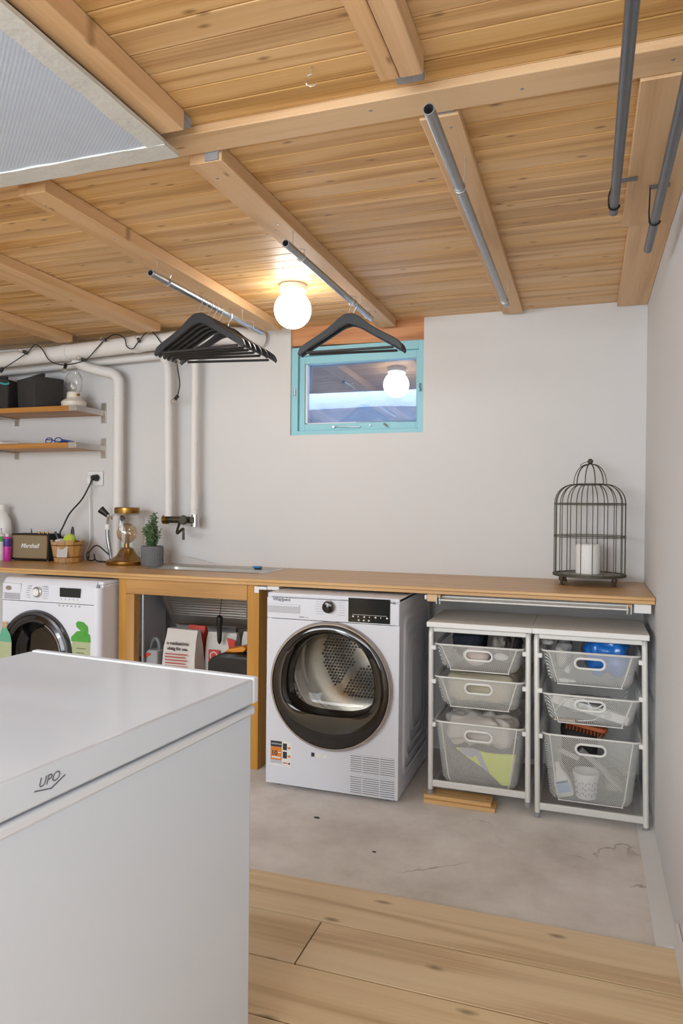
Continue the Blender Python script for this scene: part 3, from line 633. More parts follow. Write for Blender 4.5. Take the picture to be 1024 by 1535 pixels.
rim.loft([[(a, b, ZT+0.0008) for a, b in L0], [(a, b, ZT+0.004) for a, b in rrect(SX0+0.004, SX1-0.004, SY0+0.004, SY1-0.004, 0.03)], [(a, b, ZT+0.0025) for a, b in rrect(SX0+0.02, SX1-0.02, SY0+0.018, SY1-0.018, 0.03)], [(a, b, ZT-0.008) for a, b in L1]])
rim.build('rim', M_steel, sk)
bx0, bx1 = SX0+0.035, SX1-0.035
def basin_loop(z, fy, by, inset, r): return [(a, b, z) for a, b in rrect(bx0+inset, bx1-inset, fy, by, r)]
bas = MB().loft([basin_loop(ZT-0.008, SY0+0.03, SY1-0.03, 0, 0.04), basin_loop(ZT-0.05, SY0+0.035, SY1-0.031, 0.005, 0.04), basin_loop(0.625, SY0+0.118, SY1-0.034, 0.05, 0.05), basin_loop(0.590, SY0+0.14, SY1-0.04, 0.062, 0.04), basin_loop(0.575, SY0+0.16, SY1-0.06, 0.085, 0.03)], True, False, True)
bas.build('basin', M_steel, sk)
# washboard ribs on the sloping front, outside
for k in range(13):
    s = k/12; z = 0.815-0.165*s; y = SY0+0.0355+0.083*((ZT-0.05-z)/(ZT-0.05-0.625)); ins = 0.075+0.035*s
    MB().tube([(bx0+ins, y-0.001, z), (bx1-ins+0.0, y-0.001, z)], 0.0042, 8).build('rib', M_steel, sk)
fl = [(bx0+0.05, ZT-0.055), (bx1-0.05, ZT-0.055), (bx1-0.09, 0.638), (bx0+0.09, 0.638)]
MB().tube([(a, SY0+0.0335+0.083*((ZT-0.05-z)/(ZT-0.05-0.625)), z) for a, z in fl], 0.004, 6, closed=True).build('panel_edge', M_steel, sk)
MB().cyl((-1.72, 3.40, 0.53), (-1.72, 3.40, 0.577), 0.032, 16).build('drain', M_chrome, sk)
MB().tube(catmull([(-1.72, 3.40, 0.56), (-1.72, 3.40, 0.47), (-1.70, 3.44, 0.44), (-1.62, 3.48, 0.47), (-1.60, 3.50, 0.55), (-1.58, 3.57, 0.57)], 6), 0.016, 10).build('drain_pipe', pm('grey_drain', '#9EA0A4', 0.5), sk)
MB().box(-1.665, -1.625, 3.46, 3.485, ZT+0.004, ZT+0.014).build('cleaning_sponge', pm('blue_sponge', '#3F8FCB', 0.8)) if False else None
o = MB().box(-1.70, -1.655, 3.475, 3.508, ZT+0.0042, ZT+0.012).build('sponge', pm('blue_sponge', '#3F8FCB', 0.8), None, bevel=0.003); recenter(tag(o, 'small blue sponge on the far sink rim', 'sponge'))

# ------------------------------------------------------------------ dryer
DX0, DX1, DY0, DY1, DH = -1.319, -0.723, 2.85, 3.45, 0.848
dcx, dcz = -1.021, 0.463
dr = thing('tumble_dryer', 'white tumble dryer with a big dark round door, between the sink and the baskets', 'dryer', (dcx, 3.15, 0))
mb = MB().box(DX0, DX0+0.02, DY0+0.004, DY1, 0.015, DH-0.001).box(DX1-0.02, DX1, DY0+0.004, DY1, 0.015, DH-0.001).box(DX0+0.02, DX1-0.02, DY0+0.004, DY1, 0.015, 0.035).box(DX0+0.02, DX1-0.02, DY1-0.02, DY1, 0.035, DH-0.02)
mb.build('body', M_enamel2, dr, bevel=0.004)
MB().box(DX0, DX1, DY0+0.002, DY1, DH-0.0195, DH).build('top_panel', M_enamel2, dr, bevel=0.006)
mb = MB(); plate_hole(mb, DX0+0.0005, DX1-0.0005, 0.0155, 0.735, dcx, dcz, lambda a: 0.252, DY0, 72, DY0+0.03)
mb.build('front_panel', M_enamel2, dr)
MB().box(DX0+0.0005, DX1-0.0005, DY0-0.003, DY0+0.02, 0.737, DH-0.0205).build('control_panel', M_enamel2, dr, bevel=0.003)
for x in (DX0+0.05, DX1-0.05):
    for y in (DY0+0.05, DY1-0.05): MB().cyl((x, y, 0), (x, y, 0.016), 0.02, 12).build('foot', M_black, dr)
# embossed side
for k in range(4):
    m_ = 0.045+0.043*k; lp = [(DX1+0.0005, a, b) for a, b in rrect(DY0+m_+0.02, DY1-m_, 0.04+m_*1.05, DH-0.03-m_*1.15, 0.05)]
    lq = [(DX1+0.008-0.0008*k, a, b) for a, b in rrect(DY0+m_+0.035, DY1-m_-0.012, 0.055+m_*1.05, DH-0.045-m_*1.15, 0.045)]
    lr = [(DX1+0.006, a, b) for a, b in rrect(DY0+m_+0.045, DY1-m_-0.02, 0.065+m_*1.05, DH-0.055-m_*1.15, 0.04)]
    MB().loft([lp, lq, lr] if k < 3 else [lp, lq, lr]).build('side_emboss', M_enamel2, dr)
def dring(a):
    c, s = math.cos(a), math.sin(a); n_, bb = (2.2, 0.220) if s >= 0 else (2.9, 0.118)
    return ((abs(c)/0.193)**n_+(abs(s)/bb)**n_)**(-1/n_)
AN = [2*PI*k/96 for k in range(96)]
def loopf(f, y): return [(dcx+f(a)*math.cos(a), y, dcz+f(a)*math.sin(a)) for a in AN]
door = MB().loft([loopf(lambda a: 0.2605, DY0-0.004), loopf(lambda a: 0.258, DY0-0.020), loopf(lambda a: 0.245, DY0-0.026), loopf(lambda a: 0.5*0.245+0.5*dring(a), DY0-0.026), loopf(lambda a: dring(a)*1.06, DY0-0.021), loopf(lambda a: dring(a)*1.02, DY0-0.012), loopf(lambda a: dring(a), DY0+0.0), loopf(lambda a: dring(a)*0.97, DY0+0.05)])
door = door.build('door', M_blackgl, dr, label='dark brown glossy round door')
MB().loft([loopf(lambda a: 0.274, DY0-0.001), loopf(lambda a: 0.274, DY0-0.012), loopf(lambda a: 0.268, DY0-0.022), loopf(lambda a: 0.2615, DY0-0.022), loopf(lambda a: 0.2608, DY0-0.004)]).build('door_ring', M_ring, door)
MB().loft([loopf(lambda a: dring(a)*0.968, DY0+0.048), loopf(lambda a: dring(a)*0.9, DY0+0.075), loopf(lambda a: dring(a)*0.7, DY0+0.085), loopf(lambda a: dring(a)*0.02, DY0+0.085)], True, False, True).build('door_glass', M_doorglass, door)
drum = MB(); cz2 = dcz+0.03
prof = [(0.262, 0.10), (0.262, 0.20), (0.268, 0.205), (0.268, 0.225), (0.262, 0.23), (0.262, 0.31), (0.270, 0.315), (0.270, 0.33), (0.255, 0.335), (0.262, 0.36), (0.262, 0.50)]
drum.lathe([(r, -h) for r, h in prof], (dcx, DY0, cz2), 64, 'y')
drum = drum.build('drum', M_drum, dr)
MB().lathe([(r, -h) for r, h in [(0.262, 0.50), (0.235, 0.50), (0.23, 0.485), (0.0001, 0.48)]], (dcx, DY0, cz2), 64, 'y').build('drum_back', M_drum, drum)
# perforations of drum back and dimples of drum wall
dots = MB()
for i in range(-13, 14):
    for j in range(-13, 14):
        x, z = i*0.0165+(0.008 if j % 2 else 0), j*0.0150
        if 0.05 < math.hypot(x, z) < 0.215 and abs(x*0.8-z*0.6) > 0.018: dots.disc((dcx+x, DY0+0.4785, cz2+z), 0.0052, 'y', 8)
dots.build('perforations', M_black, drum)
MB().box(-0.014, 0.014, -0.014, 0.0, 0.03, 0.215, Matrix.Translation((dcx, DY0+0.478, cz2)) @ Matrix.Rotation(math.radians(53), 4, 'Y')).build('lifter', M_plast, drum, bevel=0.006)
dm = MB()
for i in range(9):
    for j in range(40):
        a = 2*PI*(j+0.5*(i % 2))/40; r = 0.2605; y = DY0+0.105+i*0.011
        dm.sphere((dcx+r*math.cos(a), y, cz2+r*math.sin(a)), 0.0055, 6, 4)
dm.build('drum_dimples', M_drum, drum)
MB().loft([loopf(lambda a: dring(a)*0.99, DY0+0.052), loopf(lambda a: 0.25, DY0+0.09), loopf(lambda a: 0.262, DY0+0.10)]).build('door_seal', M_grey, dr)
# front details
MB().box(DX0+0.004, -1.163, DY0-0.0045, DY0-0.0032, 0.762, 0.800).build('tank_handle', pm('handle_recess_grey', '#B8B8BE', 0.4), dr, bevel=0.001)
MB().box(DX0+0.006, -1.166, DY0-0.006, DY0-0.0045, 0.792, 0.799).build('handle_lip', M_enamel2, dr)
kn = MB().lathe([(0.027, 0.0), (0.027, 0.012), (0.0255, 0.014)], (-1.029, DY0-0.003, 0.800), 32, 'y').build('dial', M_ring, dr)
MB().lathe([(0.0245, 0.0145), (0.024, 0.024), (0.021, 0.026), (0.0001, 0.026)], (-1.029, DY0-0.003, 0.800), 32, 'y').build('dial_cap', M_display, kn)
MB().box(-1.0305, -1.0275, DY0-0.0305, DY0-0.0292, 0.802, 0.820).build('dial_mark', M_plast, kn)
MB().box(-0.943, -0.762, DY0-0.006, DY0-0.0032, 0.742, 0.843).build('display', M_display, dr, bevel=0.001)
ic = MB()
for i in range(7): ic.box(-0.925+i*0.0245, -0.925+i*0.0245+(0.007 if i % 2 == 0 else 0.003), DY0-0.0068, DY0-0.0061, 0.763, 0.769)
for i in range(3): ic.box(-0.900+i*0.022, -0.893+i*0.022, DY0-0.0068, DY0-0.0061, 0.749, 0.754)
ic.box(-0.925, -0.776, DY0-0.0067, DY0-0.0061, 0.7735, 0.7745).build('display_icons', M_plast, dr)
MB().lathe([(0.006, 0.0), (0.006, 0.002), (0.0045, 0.002), (0.0045, 0.0)], (-0.745, DY0-0.003, 0.830), 16, 'y').build('power_button', M_grey, dr)
pl = MB()
for i in range(7):
    pl.box(-1.095+0.002*abs(i-3), -1.065+0.003*abs(i-3), DY0-0.0037, DY0-0.0031, 0.829-i*0.0105, 0.8305-i*0.0105)
    pl.box(-0.985-0.002*abs(i-3), -0.958-0.001*(i % 3), DY0-0.0037, DY0-0.0031, 0.829-i*0.0105, 0.8305-i*0.0105)
pl.box(-1.165, -1.145, DY0-0.0037, DY0-0.0031, 0.745, 0.751).box(-1.142, -1.122, DY0-0.0037, DY0-0.0031, 0.747, 0.749).build('programme_print', M_lgrey, dr)
text('brand_lettering', 'Whirlpool', 0.0195, M_logo, dr, (-1.290, DY0-0.0037, 0.814), '-y', 0.0004, bold=0.0005)
MB().tube(catmull([(-1.262, DY0-0.0037, 0.814), (-1.245, DY0-0.0037, 0.812), (-1.228, DY0-0.0037, 0.820), (-1.222, DY0-0.0037, 0.831)], 5), 0.0008, 4).build('brand_swirl', M_logo, dr)
# sticker
MS_o = pm('sticker_orange', '#D9802E', 0.6); MS_d = pm('sticker_dark', '#2C2F38', 0.6); MS_g = pm('sticker_grey', '#B9BEC6', 0.6); MS_w = pm('sticker_white', '#E4E2DE', 0.6)
st = MB().box(-1.297, -1.196, DY0-0.0009, DY0-0.0002, 0.093, 0.203).build('sticker', MS_w, dr, label='orange and dark energy sticker')
MB().box(-1.296, -1.243, DY0-0.0015, DY0-0.001, 0.176, 0.201).build('sticker_header', MS_d, st)
MB().box(-1.296, -1.243, DY0-0.0015, DY0-0.001, 0.119, 0.1755).build('sticker_field', MS_o, st)
MB().box(-1.296, -1.243, DY0-0.0015, DY0-0.001, 0.104, 0.1185).build('sticker_strip', MS_g, st)
text('sticker_heading', 'IMPORTANT', 0.0095, MS_w, st, (-1.2925, DY0-0.0018, 0.185), '-y', 0.0002)
text('sticker_number', '10', 0.030, MS_d, st, (-1.293, DY0-0.0018, 0.139), '-y', 0.0002, bold=0.0006)
MB().box(-1.291, -1.248, DY0-0.0019, DY0-0.0016, 0.126, 0.133).box(-1.262, -1.247, DY0-0.0019, DY0-0.0016, 0.150, 0.154).build('sticker_line', MS_w, st)
for i in range(2):
    z = 0.194-0.036*i
    MB().box(-1.238, -1.219, DY0-0.0015, DY0-0.001, z-0.029, z).build('sticker_square', MS_d, st); MB().box(-1.216, -1.202, DY0-0.0015, DY0-0.001, z-0.023, z-0.014).build('sticker_dash', MS_o, st)
MB().box(-1.238, -1.215, DY0-0.0015, DY0-0.001, 0.107, 0.111).build('sticker_dash', pm('sticker_red', '#B8433C', 0.6), st); MB().box(-1.212, -1.204, DY0-0.0015, DY0-0.001, 0.104, 0.112).build('sticker_dash', MS_d, st)
MB().box(-1.106, -1.091, DY0-0.0009, DY0-0.0002, 0.153, 0.170).build('label_square', MS_d, dr)
MB().box(-1.083, -1.062, DY0-0.0009, DY0-0.0002, 0.153, 0.168).box(-1.052, -1.034, DY0-0.0009, DY0-0.0002, 0.153, 0.166).build('label_note', MS_w, dr)
for zt in (0.187, 0.098):
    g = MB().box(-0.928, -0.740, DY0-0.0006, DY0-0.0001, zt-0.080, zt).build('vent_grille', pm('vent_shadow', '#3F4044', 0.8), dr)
    for i in range(9): MB().box(-0.929, -0.739, DY0-0.0035, DY0-0.0006, zt-0.0058-i*0.0091, zt-i*0.0091+0.0005).build('vent_slat', M_enamel2, g)
    for x in (-0.876, -0.800): MB().box(x-0.002, x+0.002, DY0-0.0037, DY0-0.0006, zt-0.080, zt).build('vent_bar', M_enamel2, g)

# ------------------------------------------------------------------ washing machine
WX_0, WX_1, WY0, WY1, WH = -2.812, -2.215, 2.87, 3.45, 0.85
wcx, wcz = -2.585, 0.480
wm = thing('washing_machine', 'white washing machine with dark porthole and green stickers, beside the sink', 'washing machine', ((WX_0+WX_1)/2, 3.16, 0))
MB().box(WX_0, WX_0+0.02, WY0+0.03, WY1, 0.015, WH-0.02).box(WX_1-0.02, WX_1, WY0+0.03, WY1, 0.015, WH-0.02).box(WX_0+0.02, WX_1-0.02, WY1-0.02, WY1, 0.02, WH-0.02).build('body', M_enamel2, wm, bevel=0.004)
MB().box(WX_0, WX_1, WY0+0.03, WY1, WH-0.022, WH).build('top_panel', M_enamel2, wm, bevel=0.01, seg=3)
mb = MB(); plate_hole(mb, WX_0+0.012, WX_1-0.03, 0.016, 0.735, wcx, wcz, lambda a: 0.195, WY0, 64, WY0+0.05); mb.build('front_panel', M_enamel2, wm)
# rounded vertical front corners
for s, xa, xb in ((1, WX_1-0.03, WX_1), (-1, WX_0+0.012, WX_0)):
    rows = [[(xa+(xb-xa)*math.sin(a), WY0+0.031*(1-math.cos(a)), z) for a in [PI/2*j/8 for j in range(9)]] for z in (0.016, WH-0.03)]
    MB().loft(rows, False).build('front_corner', M_enamel2, wm)
# control panel leaning back
cp = MB(); prof = [(WY0, 0.737), (WY0+0.002, 0.78), (WY0+0.008, 0.815), (WY0+0.018, 0.838), (WY0+0.031, 0.8475), (WY0+0.06, 0.8475), (WY0+0.06, 0.737)]
cp.prism(prof, 'yz', WX_0+0.006, WX_1-0.028).build('control_panel', M_enamel2, wm, bevel=0.002)
def pw(x, z):
    y = WY0+0.002*(z-0.737)/0.043 if z < 0.78 else WY0+0.002+0.006*(z-0.78)/0.035 if z < 0.815 else WY0+0.008
    return y
MB().box(WX_0+0.02, -2.692, WY0-0.0015, WY0+0.01, 0.742, 0.772).build('detergent_drawer_grip', pm('grip_grey', '#A9A9B0', 0.4), wm, bevel=0.002)
MB().box(WX_0+0.012, -2.688, WY0-0.002, WY0+0.01, 0.774, 0.822).build('detergent_drawer', M_enamel2, wm, bevel=0.002)
MB().lathe([(0.0001, 0.003), (0.014, 0.003), (0.016, 0.0)], (0, 0, 0), 24, 'y')
lo = LB(Matrix.Translation((-2.762, WY0-0.002, 0.798)) @ Matrix.Diagonal((1.25, 1, 0.72, 1))); lo.lathe([(0.0001, 0.002), (0.014, 0.002), (0.016, 0.0)], (0, 0, 0), 24, 'y'); lo.build('logo_badge', M_ring, wm)
kn = MB().lathe([(0.026, -0.008), (0.026, 0.012), (0.023, 0.014)], (-2.582, pw(0, 0.785), 0.785), 28, 'y').build('dial', M_chrome, wm)
MB().lathe([(0.019, 0.012), (0.018, 0.020), (0.0001, 0.021)], (-2.582, pw(0, 0.785), 0.785), 28, 'y').build('dial_cap', M_plast, kn)
MB().box(-2.448, -2.325, WY0-0.001, WY0+0.006, 0.768, 0.813).build('display', M_display, wm, bevel=0.001)
mb = MB()
for i in range(6):
    mb.box(-2.655+0.004*abs(i-3), -2.635+0.004*abs(i-3), WY0-0.001, WY0+0.008, 0.812-i*0.0115, 0.814-i*0.0115); mb.box(-2.545-0.003*abs(i-3), -2.515-0.003*abs(i-3), WY0-0.001, WY0+0.008, 0.812-i*0.0115, 0.814-i*0.0115)
for i in range(5): mb.box(-2.44+i*0.024, -2.436+i*0.024, WY0-0.001, WY0+0.004, 0.755, 0.760)
mb.build('programme_print', M_lgrey, wm)
MB().box(-2.445, -2.335, WY0-0.003, WY0+0.004, 0.744, 0.750).build('button_strip', M_plast, wm, bevel=0.001)
mb = MB()
for i in range(6): mb.box(-2.455+i*0.024, -2.445+i*0.024, WY0-0.0008, WY0+0.001, 0.722, 0.729)
mb.build('option_print', M_lgrey, wm)
door = MB().lathe([(0.216, 0.0), (0.216, 0.012), (0.208, 0.024), (0.196, 0.028), (0.190, 0.022)], (wcx, WY0, wcz), 64, 'y').build('door', pm('door_ring_dark_chrome', '#5C5C60', 0.25, 0.9), wm)
MB().lathe([(0.190, 0.022), (0.175, 0.030), (0.158, 0.020), (0.152, 0.0), (0.15, -0.05)], (wcx, WY0, wcz), 64, 'y').build('door_inner_ring', M_blackgl, door)
MB().lathe([(0.151, -0.02), (0.12, -0.06), (0.06, -0.075), (0.0001, -0.078)], (wcx, WY0, wcz), 48, 'y').build('door_glass', M_wglass, door)
MB().lathe([(0.195, -0.05), (0.21, -0.10), (0.23, -0.12), (0.23, -0.40), (0.0001, -0.41)], (wcx, WY0, wcz), 48, 'y').build('drum', pm('dark_drum', '#55534F', 0.3, 0.9), wm)
MB().tube([(wcx+0.165*math.cos(a), WY0-0.028, wcz+0.165*math.sin(a)) for a in [0.15+0.12*j for j in range(9)]], 0.0035, 6).build('door_handle_trim', M_chrome, door)
# stickers
MG1 = pm('sticker_green', '#4C9A3A', 0.5, 0, 0.25, 40); MG2 = pm('sticker_pale_green', '#A9B08A', 0.6); MG3 = pm('bottle_green_print', '#5FA486', 0.5); MCap = pm('bottle_cap_print', '#B89C7E', 0.6)
sx = -2.325
s1 = MB().prism([(sx-0.055, 0.40), (sx+0.06, 0.40), (sx+0.06, 0.555), (sx-0.045, 0.555)], 'xz', WY0-0.0012, WY0-0.0002).build('leaf_sticker', MG2, wm, label='pale green eco sticker with leaves')
MB().prism([(sx-0.052, 0.555), (sx+0.063, 0.555), (sx+0.060, 0.59), (sx+0.03, 0.612), (sx-0.02, 0.605), (sx-0.052, 0.575)], 'xz', WY0-0.0016, WY0-0.0006).build('leaf_print', MG1, s1)
MB().prism([(sx-0.025, 0.645), (sx-0.02, 0.625), (sx+0.02, 0.600), (sx+0.05, 0.602), (sx+0.046, 0.632), (sx+0.02, 0.652), (sx-0.01, 0.655)], 'xz', WY0-0.0018, WY0-0.0008).build('leaf_print', MG1, s1)
mb = MB()
for i in range(4): mb.box(sx-0.02, sx+0.035-0.01*(i % 2), WY0-0.0017, WY0-0.0012, 0.52-i*0.022, 0.525-i*0.022)
mb.build('sticker_line', pm('sticker_line_green', '#6E7A58', 0.6), s1)
# round bottle sticker on the door glass edge
bxx = -2.768
s2 = MB().prism([(bxx-0.035, 0.36), (bxx+0.035, 0.36), (bxx+0.052, 0.47), (bxx+0.052, 0.53), (bxx-0.03, 0.53)], 'xz', WY0-0.0305, WY0-0.0290).build('bottle_sticker', MG2, wm, label='bottle shaped green sticker')
MB().prism([(bxx-0.03, 0.53), (bxx+0.052, 0.53), (bxx+0.045, 0.565), (bxx+0.028, 0.59), (bxx+0.022, 0.60), (bxx-0.006, 0.60), (bxx-0.014, 0.585)], 'xz', WY0-0.0305, WY0-0.0290).build('bottle_print', MG3, s2)
MB().box(bxx-0.006, bxx+0.022, WY0-0.0305, WY0-0.0290, 0.60, 0.63).build('cap_print', MCap, s2)
for x in (WX_0+0.05, WX_1-0.05):
    for y in (WY0+0.07, WY1-0.05): MB().cyl((x, y, 0), (x, y, 0.016), 0.02, 12).build('foot', M_black, wm)

# ------------------------------------------------------------------ drawer frames and wire baskets
def basket_frame(label, xa, xb, lean, name='basket_frame', zoff=0.0):
    t = thing(name, label, 'drawer frame', ((xa+xb)/2, 2.95, 0))
    ya, yb, zt = 2.945, 3.44, 0.722; r = 0.0105
    top = MB().box(xa-0.004, xb+0.004, 2.925, 3.32, 0.728, 0.750)
    top.build('top_board', M_plast, t, bevel=0.003)
    for s, x in ((0, xa+0.012), (1, xb-0.012)):
        xf = x+lean
        pts = [(xf, ya-0.012, 0.004+zoff), (xf-lean*0.5, ya-0.004, 0.36)]+[(x, ya+0.028-0.028*math.cos(a), zt-0.03+0.028*math.sin(a)) for a in [PI/2*j/5 for j in range(6)]]
        pts += [(x, yb-0.03, zt-0.002), (x, yb-0.004, zt-0.03), (xf, yb, 0.3), (xf, yb+0.01, 0.004)]
        MB().tube(pts, r, 10).build('side_frame', M_rim, t)
        MB().tube([(xf, ya, 0.045), (xf, yb, 0.035)], 0.008, 8).build('side_rail', M_rim, t)
        MB().cyl((xf, ya-0.012, zoff), (xf, ya-0.012, 0.02+zoff), 0.0115, 10).build('foot', M_grey, t); MB().cyl((xf, yb+0.01, 0), (xf, yb+0.01, 0.02), 0.0115, 10).build('foot', M_grey, t)
        for zr in (0.655, 0.515, 0.335):
            q = lean*(1-zr/0.72); sg = 1 if s == 0 else -1
            MB().box(x+q+sg*0.009-0.006, x+q+sg*0.009+0.006, ya+0.01, yb-0.02, zr-0.018, zr-0.006).build('runner', M_rim, t, bevel=0.002)
            MB().box(x+q+sg*0.012-0.010, x+q+sg*0.012+0.010, ya-0.012, ya+0.012, zr-0.022, zr-0.004).build('runner_clip', M_plast, t, bevel=0.002)
    MB().box(xa+0.02+lean, xb-0.02+lean, ya-0.016, ya-0.002, 0.030+zoff, 0.058+zoff).build('front_bar', M_rim, t, bevel=0.004)
    MB().box(xa+0.02, xb-0.02, ya+0.004, ya+0.016, zt-0.016, zt+0.004).build('front_bar', M_rim, t, bevel=0.003)
    MB().box(xa+0.02+lean, xb-0.02+lean, yb-0.004, yb+0.008, 0.03, 0.055).build('back_bar', M_rim, t, bevel=0.004)
    return t
def stadium(cx, cz, hw, hh, n=32):
    pts = []
    for k in range(n):
        a = 2*PI*k/n; c, s = math.cos(a), math.sin(a)
        x = (hw-hh)*(1 if c > 0 else -1)+hh*c if abs(c) > 1e-6 else hh*c
        pts.append((cx+x, cz+hh*s))
    return pts
def basket(xc, zr, zb, lean_dx, label, hz):
    hw, hb = 0.180, 0.152; yf, yb = 2.938, 3.40
    t = thing('wire_basket', label, 'basket', (xc, 3.1, zb), 0, None)
    deep = zr-zb
    def loop(s):      # s 0 top .. 1 bottom
        w_ = hw+(hb-hw)*s; f_ = yf+0.030*s; b_ = yb-0.045*s; return rrect(xc-w_, xc+w_, f_, b_, 0.03, 5)
    fil = 0.025/deep; lv = [0, 0.35, 0.7, 1-fil]
    loops = [[(a, b, zr-deep*s) for a, b in loop(s)] for s in lv]
    for ang in (0.5, 1.0):
        q = 0.025*(1-math.cos(ang*PI/2)); z = zb+0.025*(1-math.sin(ang*PI/2)); w_ = hb
        loops.append([(a, b, z) for a, b in rrect(xc-hb+q, xc+hb-q, yf+0.030+q, yb-0.045-q, 0.03, 5)])
    mb = MB(); n = len(loops[0]); vs = [p for L in loops for p in L]; fs = []
    fk = [k for k in range(n) if abs(loop(0)[k][1]-yf) < 1e-6 and abs(loop(0)[(k+1) % n][1]-yf) < 1e-6]
    for i in range(len(loops)-1):
        for k in range(n):
            if i < 3 and k in fk: continue
            l = (k+1) % n; fs.append((i*n+k, i*n+l, (i+1)*n+l, (i+1)*n+k))
    fs.append(tuple((len(loops)-1)*n+k for k in range(n))); mb.add(vs, fs)
    # front panel with an oval hand hole
    zt_, zl = zr, zr-deep*(1-fil); cz = hz
    def fyz(z): return yf+0.030*(zr-z)/deep
    def fhw(z): return hw+(hb-hw)*(zr-z)/deep-0.03
    st_ = stadium(xc, cz, 0.050, 0.017, 48); outer = []
    for (x, z) in st_:
        dx, dz = x-xc, z-cz
        # scale outward to trapezoid outline
        best = 50
        if dz > 1e-9: best = min(best, (zt_-cz)/dz)
        if dz < -1e-9: best = min(best, (zl-cz)/dz)
        lo_, hi_ = 1.0, best
        for _ in range(30):
            md = (lo_+hi_)/2
            if abs(dx*md) > fhw(cz+dz*md): hi_ = md
            else: lo_ = md
        outer.append((xc+dx*lo_, cz+dz*lo_))
    # make sure of the four corners
    for cx_, cz_ in ((xc-fhw(zt_), zt_), (xc+fhw(zt_), zt_), (xc-fhw(zl), zl), (xc+fhw(zl), zl)):
        j = min(range(48), key=lambda i: (outer[i][0]-cx_)**2+(outer[i][1]-cz_)**2); outer[j] = (cx_, cz_)
    mb.loft([[(a, fyz(b), b) for a, b in outer], [(a, fyz(b), b) for a, b in st_]])
    mb.build('mesh_body', M_mesh, t)
    MB().tube([(a, b, zr+0.002) for a, b in rrect(xc-hw-0.003, xc+hw+0.003, yf-0.002, yb+0.002, 0.03, 5)], 0.0042, 8, closed=True).build('rim', M_rim, t)
    MB().tube([(a, fyz(b)-0.0015, b) for a, b in stadium(xc, cz, 0.055, 0.0205, 48)], 0.0048, 8, closed=True, flat=0.8).build('handle_ring', M_plast, t)
    lw = MB()
    for sg in (-1, 1): lw.tube([(xc+sg*(hw-0.027), yf-0.0005, zr), (xc+sg*(hb-0.027), yf+0.029, zb+0.03), (xc+sg*(hb-0.035), yf+0.034, zb+0.006)], 0.0028, 6)
    lw.tube([(xc-hb+0.03, yf+0.0355, zb+0.003), (xc+hb-0.03, yf+0.0355, zb+0.003)], 0.0028, 6).build('edge_wire', M_rim, t)
    return t
XA, XB = -0.622, -0.204; XC, XD = -0.196, 0.226
basket_frame('white drawer frame holding laundry filled baskets, beside the dryer', XA, XB, 0.006, zoff=0.034)
basket_frame('white drawer frame holding plastic clutter baskets, beside the right wall', XC, XD, 0.012)
lc, rc = (XA+XB)/2, (XC+XD)/2
basket(lc, 0.655, 0.545, 0, 'shallow wire mesh basket with dark and pale clothes, topmost beside the dryer', 0.618)
basket(lc+0.002, 0.520, 0.392, 0, 'shallow wire mesh basket full of beige towels', 0.482)
basket(lc+0.004, 0.334, 0.072, 0, 'deep wire mesh basket with a yellow safety vest inside', 0.288)
basket(rc+0.003, 0.660, 0.525, 0, 'shallow wire mesh basket with a shiny blue plastic bag', 0.620)
basket(rc+0.006, 0.490, 0.372, 0, 'shallow wire mesh basket with a white power strip', 0.456)
basket(rc+0.010, 0.330, 0.062, 0, 'deep wire mesh basket with a bucket and a spray bottle', 0.285)

# --- contents
def heap(name, label, cat, x0, x1, y0, y1, z0, z1, mat, seed, amp=0.018, freq=14.0, p=3.2, taper=0.0, res=(64, 40), fold=0.0, group=None):
    cx, cy, cz = (x0+x1)/2, (y0+y1)/2, (z0+z1)/2; hx, hy, hz = (x1-x0)/2, (y1-y0)/2, (z1-z0)/2
    vs = []; fs = []; U, V = res
    def sp(c, e): return math.copysign(abs(c)**e, c)
    e = 2.0/p
    for i in range(V+1):
        t_ = PI*i/V-PI/2
        for k in range(U):
            a = 2*PI*k/U
            d = Vector((sp(math.cos(t_), e)*sp(math.cos(a), e), sp(math.cos(t_), e)*sp(math.sin(a), e), sp(math.sin(t_), e)))
            q = Vector((d.x*hx, d.y*hy, d.z*hz))
            nz = mnoise.noise(q*freq+Vector((seed*3.1, seed, 0)))+0.5*mnoise.noise(q*freq*2.3+Vector((0, seed*1.7, 5)))
            rg = 1-abs(mnoise.noise(q*freq*0.8+Vector((seed, 9, 1))))*2
            dn = d.normalized() if d.length > 0 else d
            q = q-dn*amp*(0.5+0.5*nz)-dn*fold*max(0, rg)
            tp = 1-taper*(0.5-0.5*d.z)
            vs.append((cx+q.x*tp, cy+q.y, cz+q.z))
    for i in range(V):
        for k in range(U):
            l = (k+1) % U; fs.append((i*U+k, i*U+l, (i+1)*U+l, (i+1)*U+k))
    o = MB().add(vs, fs).build(name, mat, None, smooth=80); tag(o, label, cat, group); recenter(o)
    return o
C_navy = pm('navy_cloth', '#1E2530', 0.95, 0, 0.3, 20, 0.5, 200); C_pink = pm('pale_pink_cloth', '#CDBFB8', 0.95, 0, 0.08, 20, 0.4, 220); C_greyk = pm('grey_knit', '#8E8883', 0.95, 0, 0.2, 60, 0.6, 260)
C_beige = pm('beige_towel', '#B3AB96', 0.95, 0, 0.12, 30, 0.6, 260); C_lgrey = pm('light_grey_sweat', '#C2BDB7', 0.95, 0, 0.08, 20, 0.5, 200); C_dgrey = pm('dark_grey_cloth', '#6A6C70', 0.95, 0, 0.1, 20, 0.4, 200)
C_hi = pm('hi_vis_yellow', '#D6E246', 0.75, 0, 0.06, 20, 0.3, 300); C_refl = pm('reflective_band', '#A9AEBB', 0.4, 0.2, 0.05); C_white = pm('white_cloth', '#D8D6D2', 0.95, 0, 0.06)
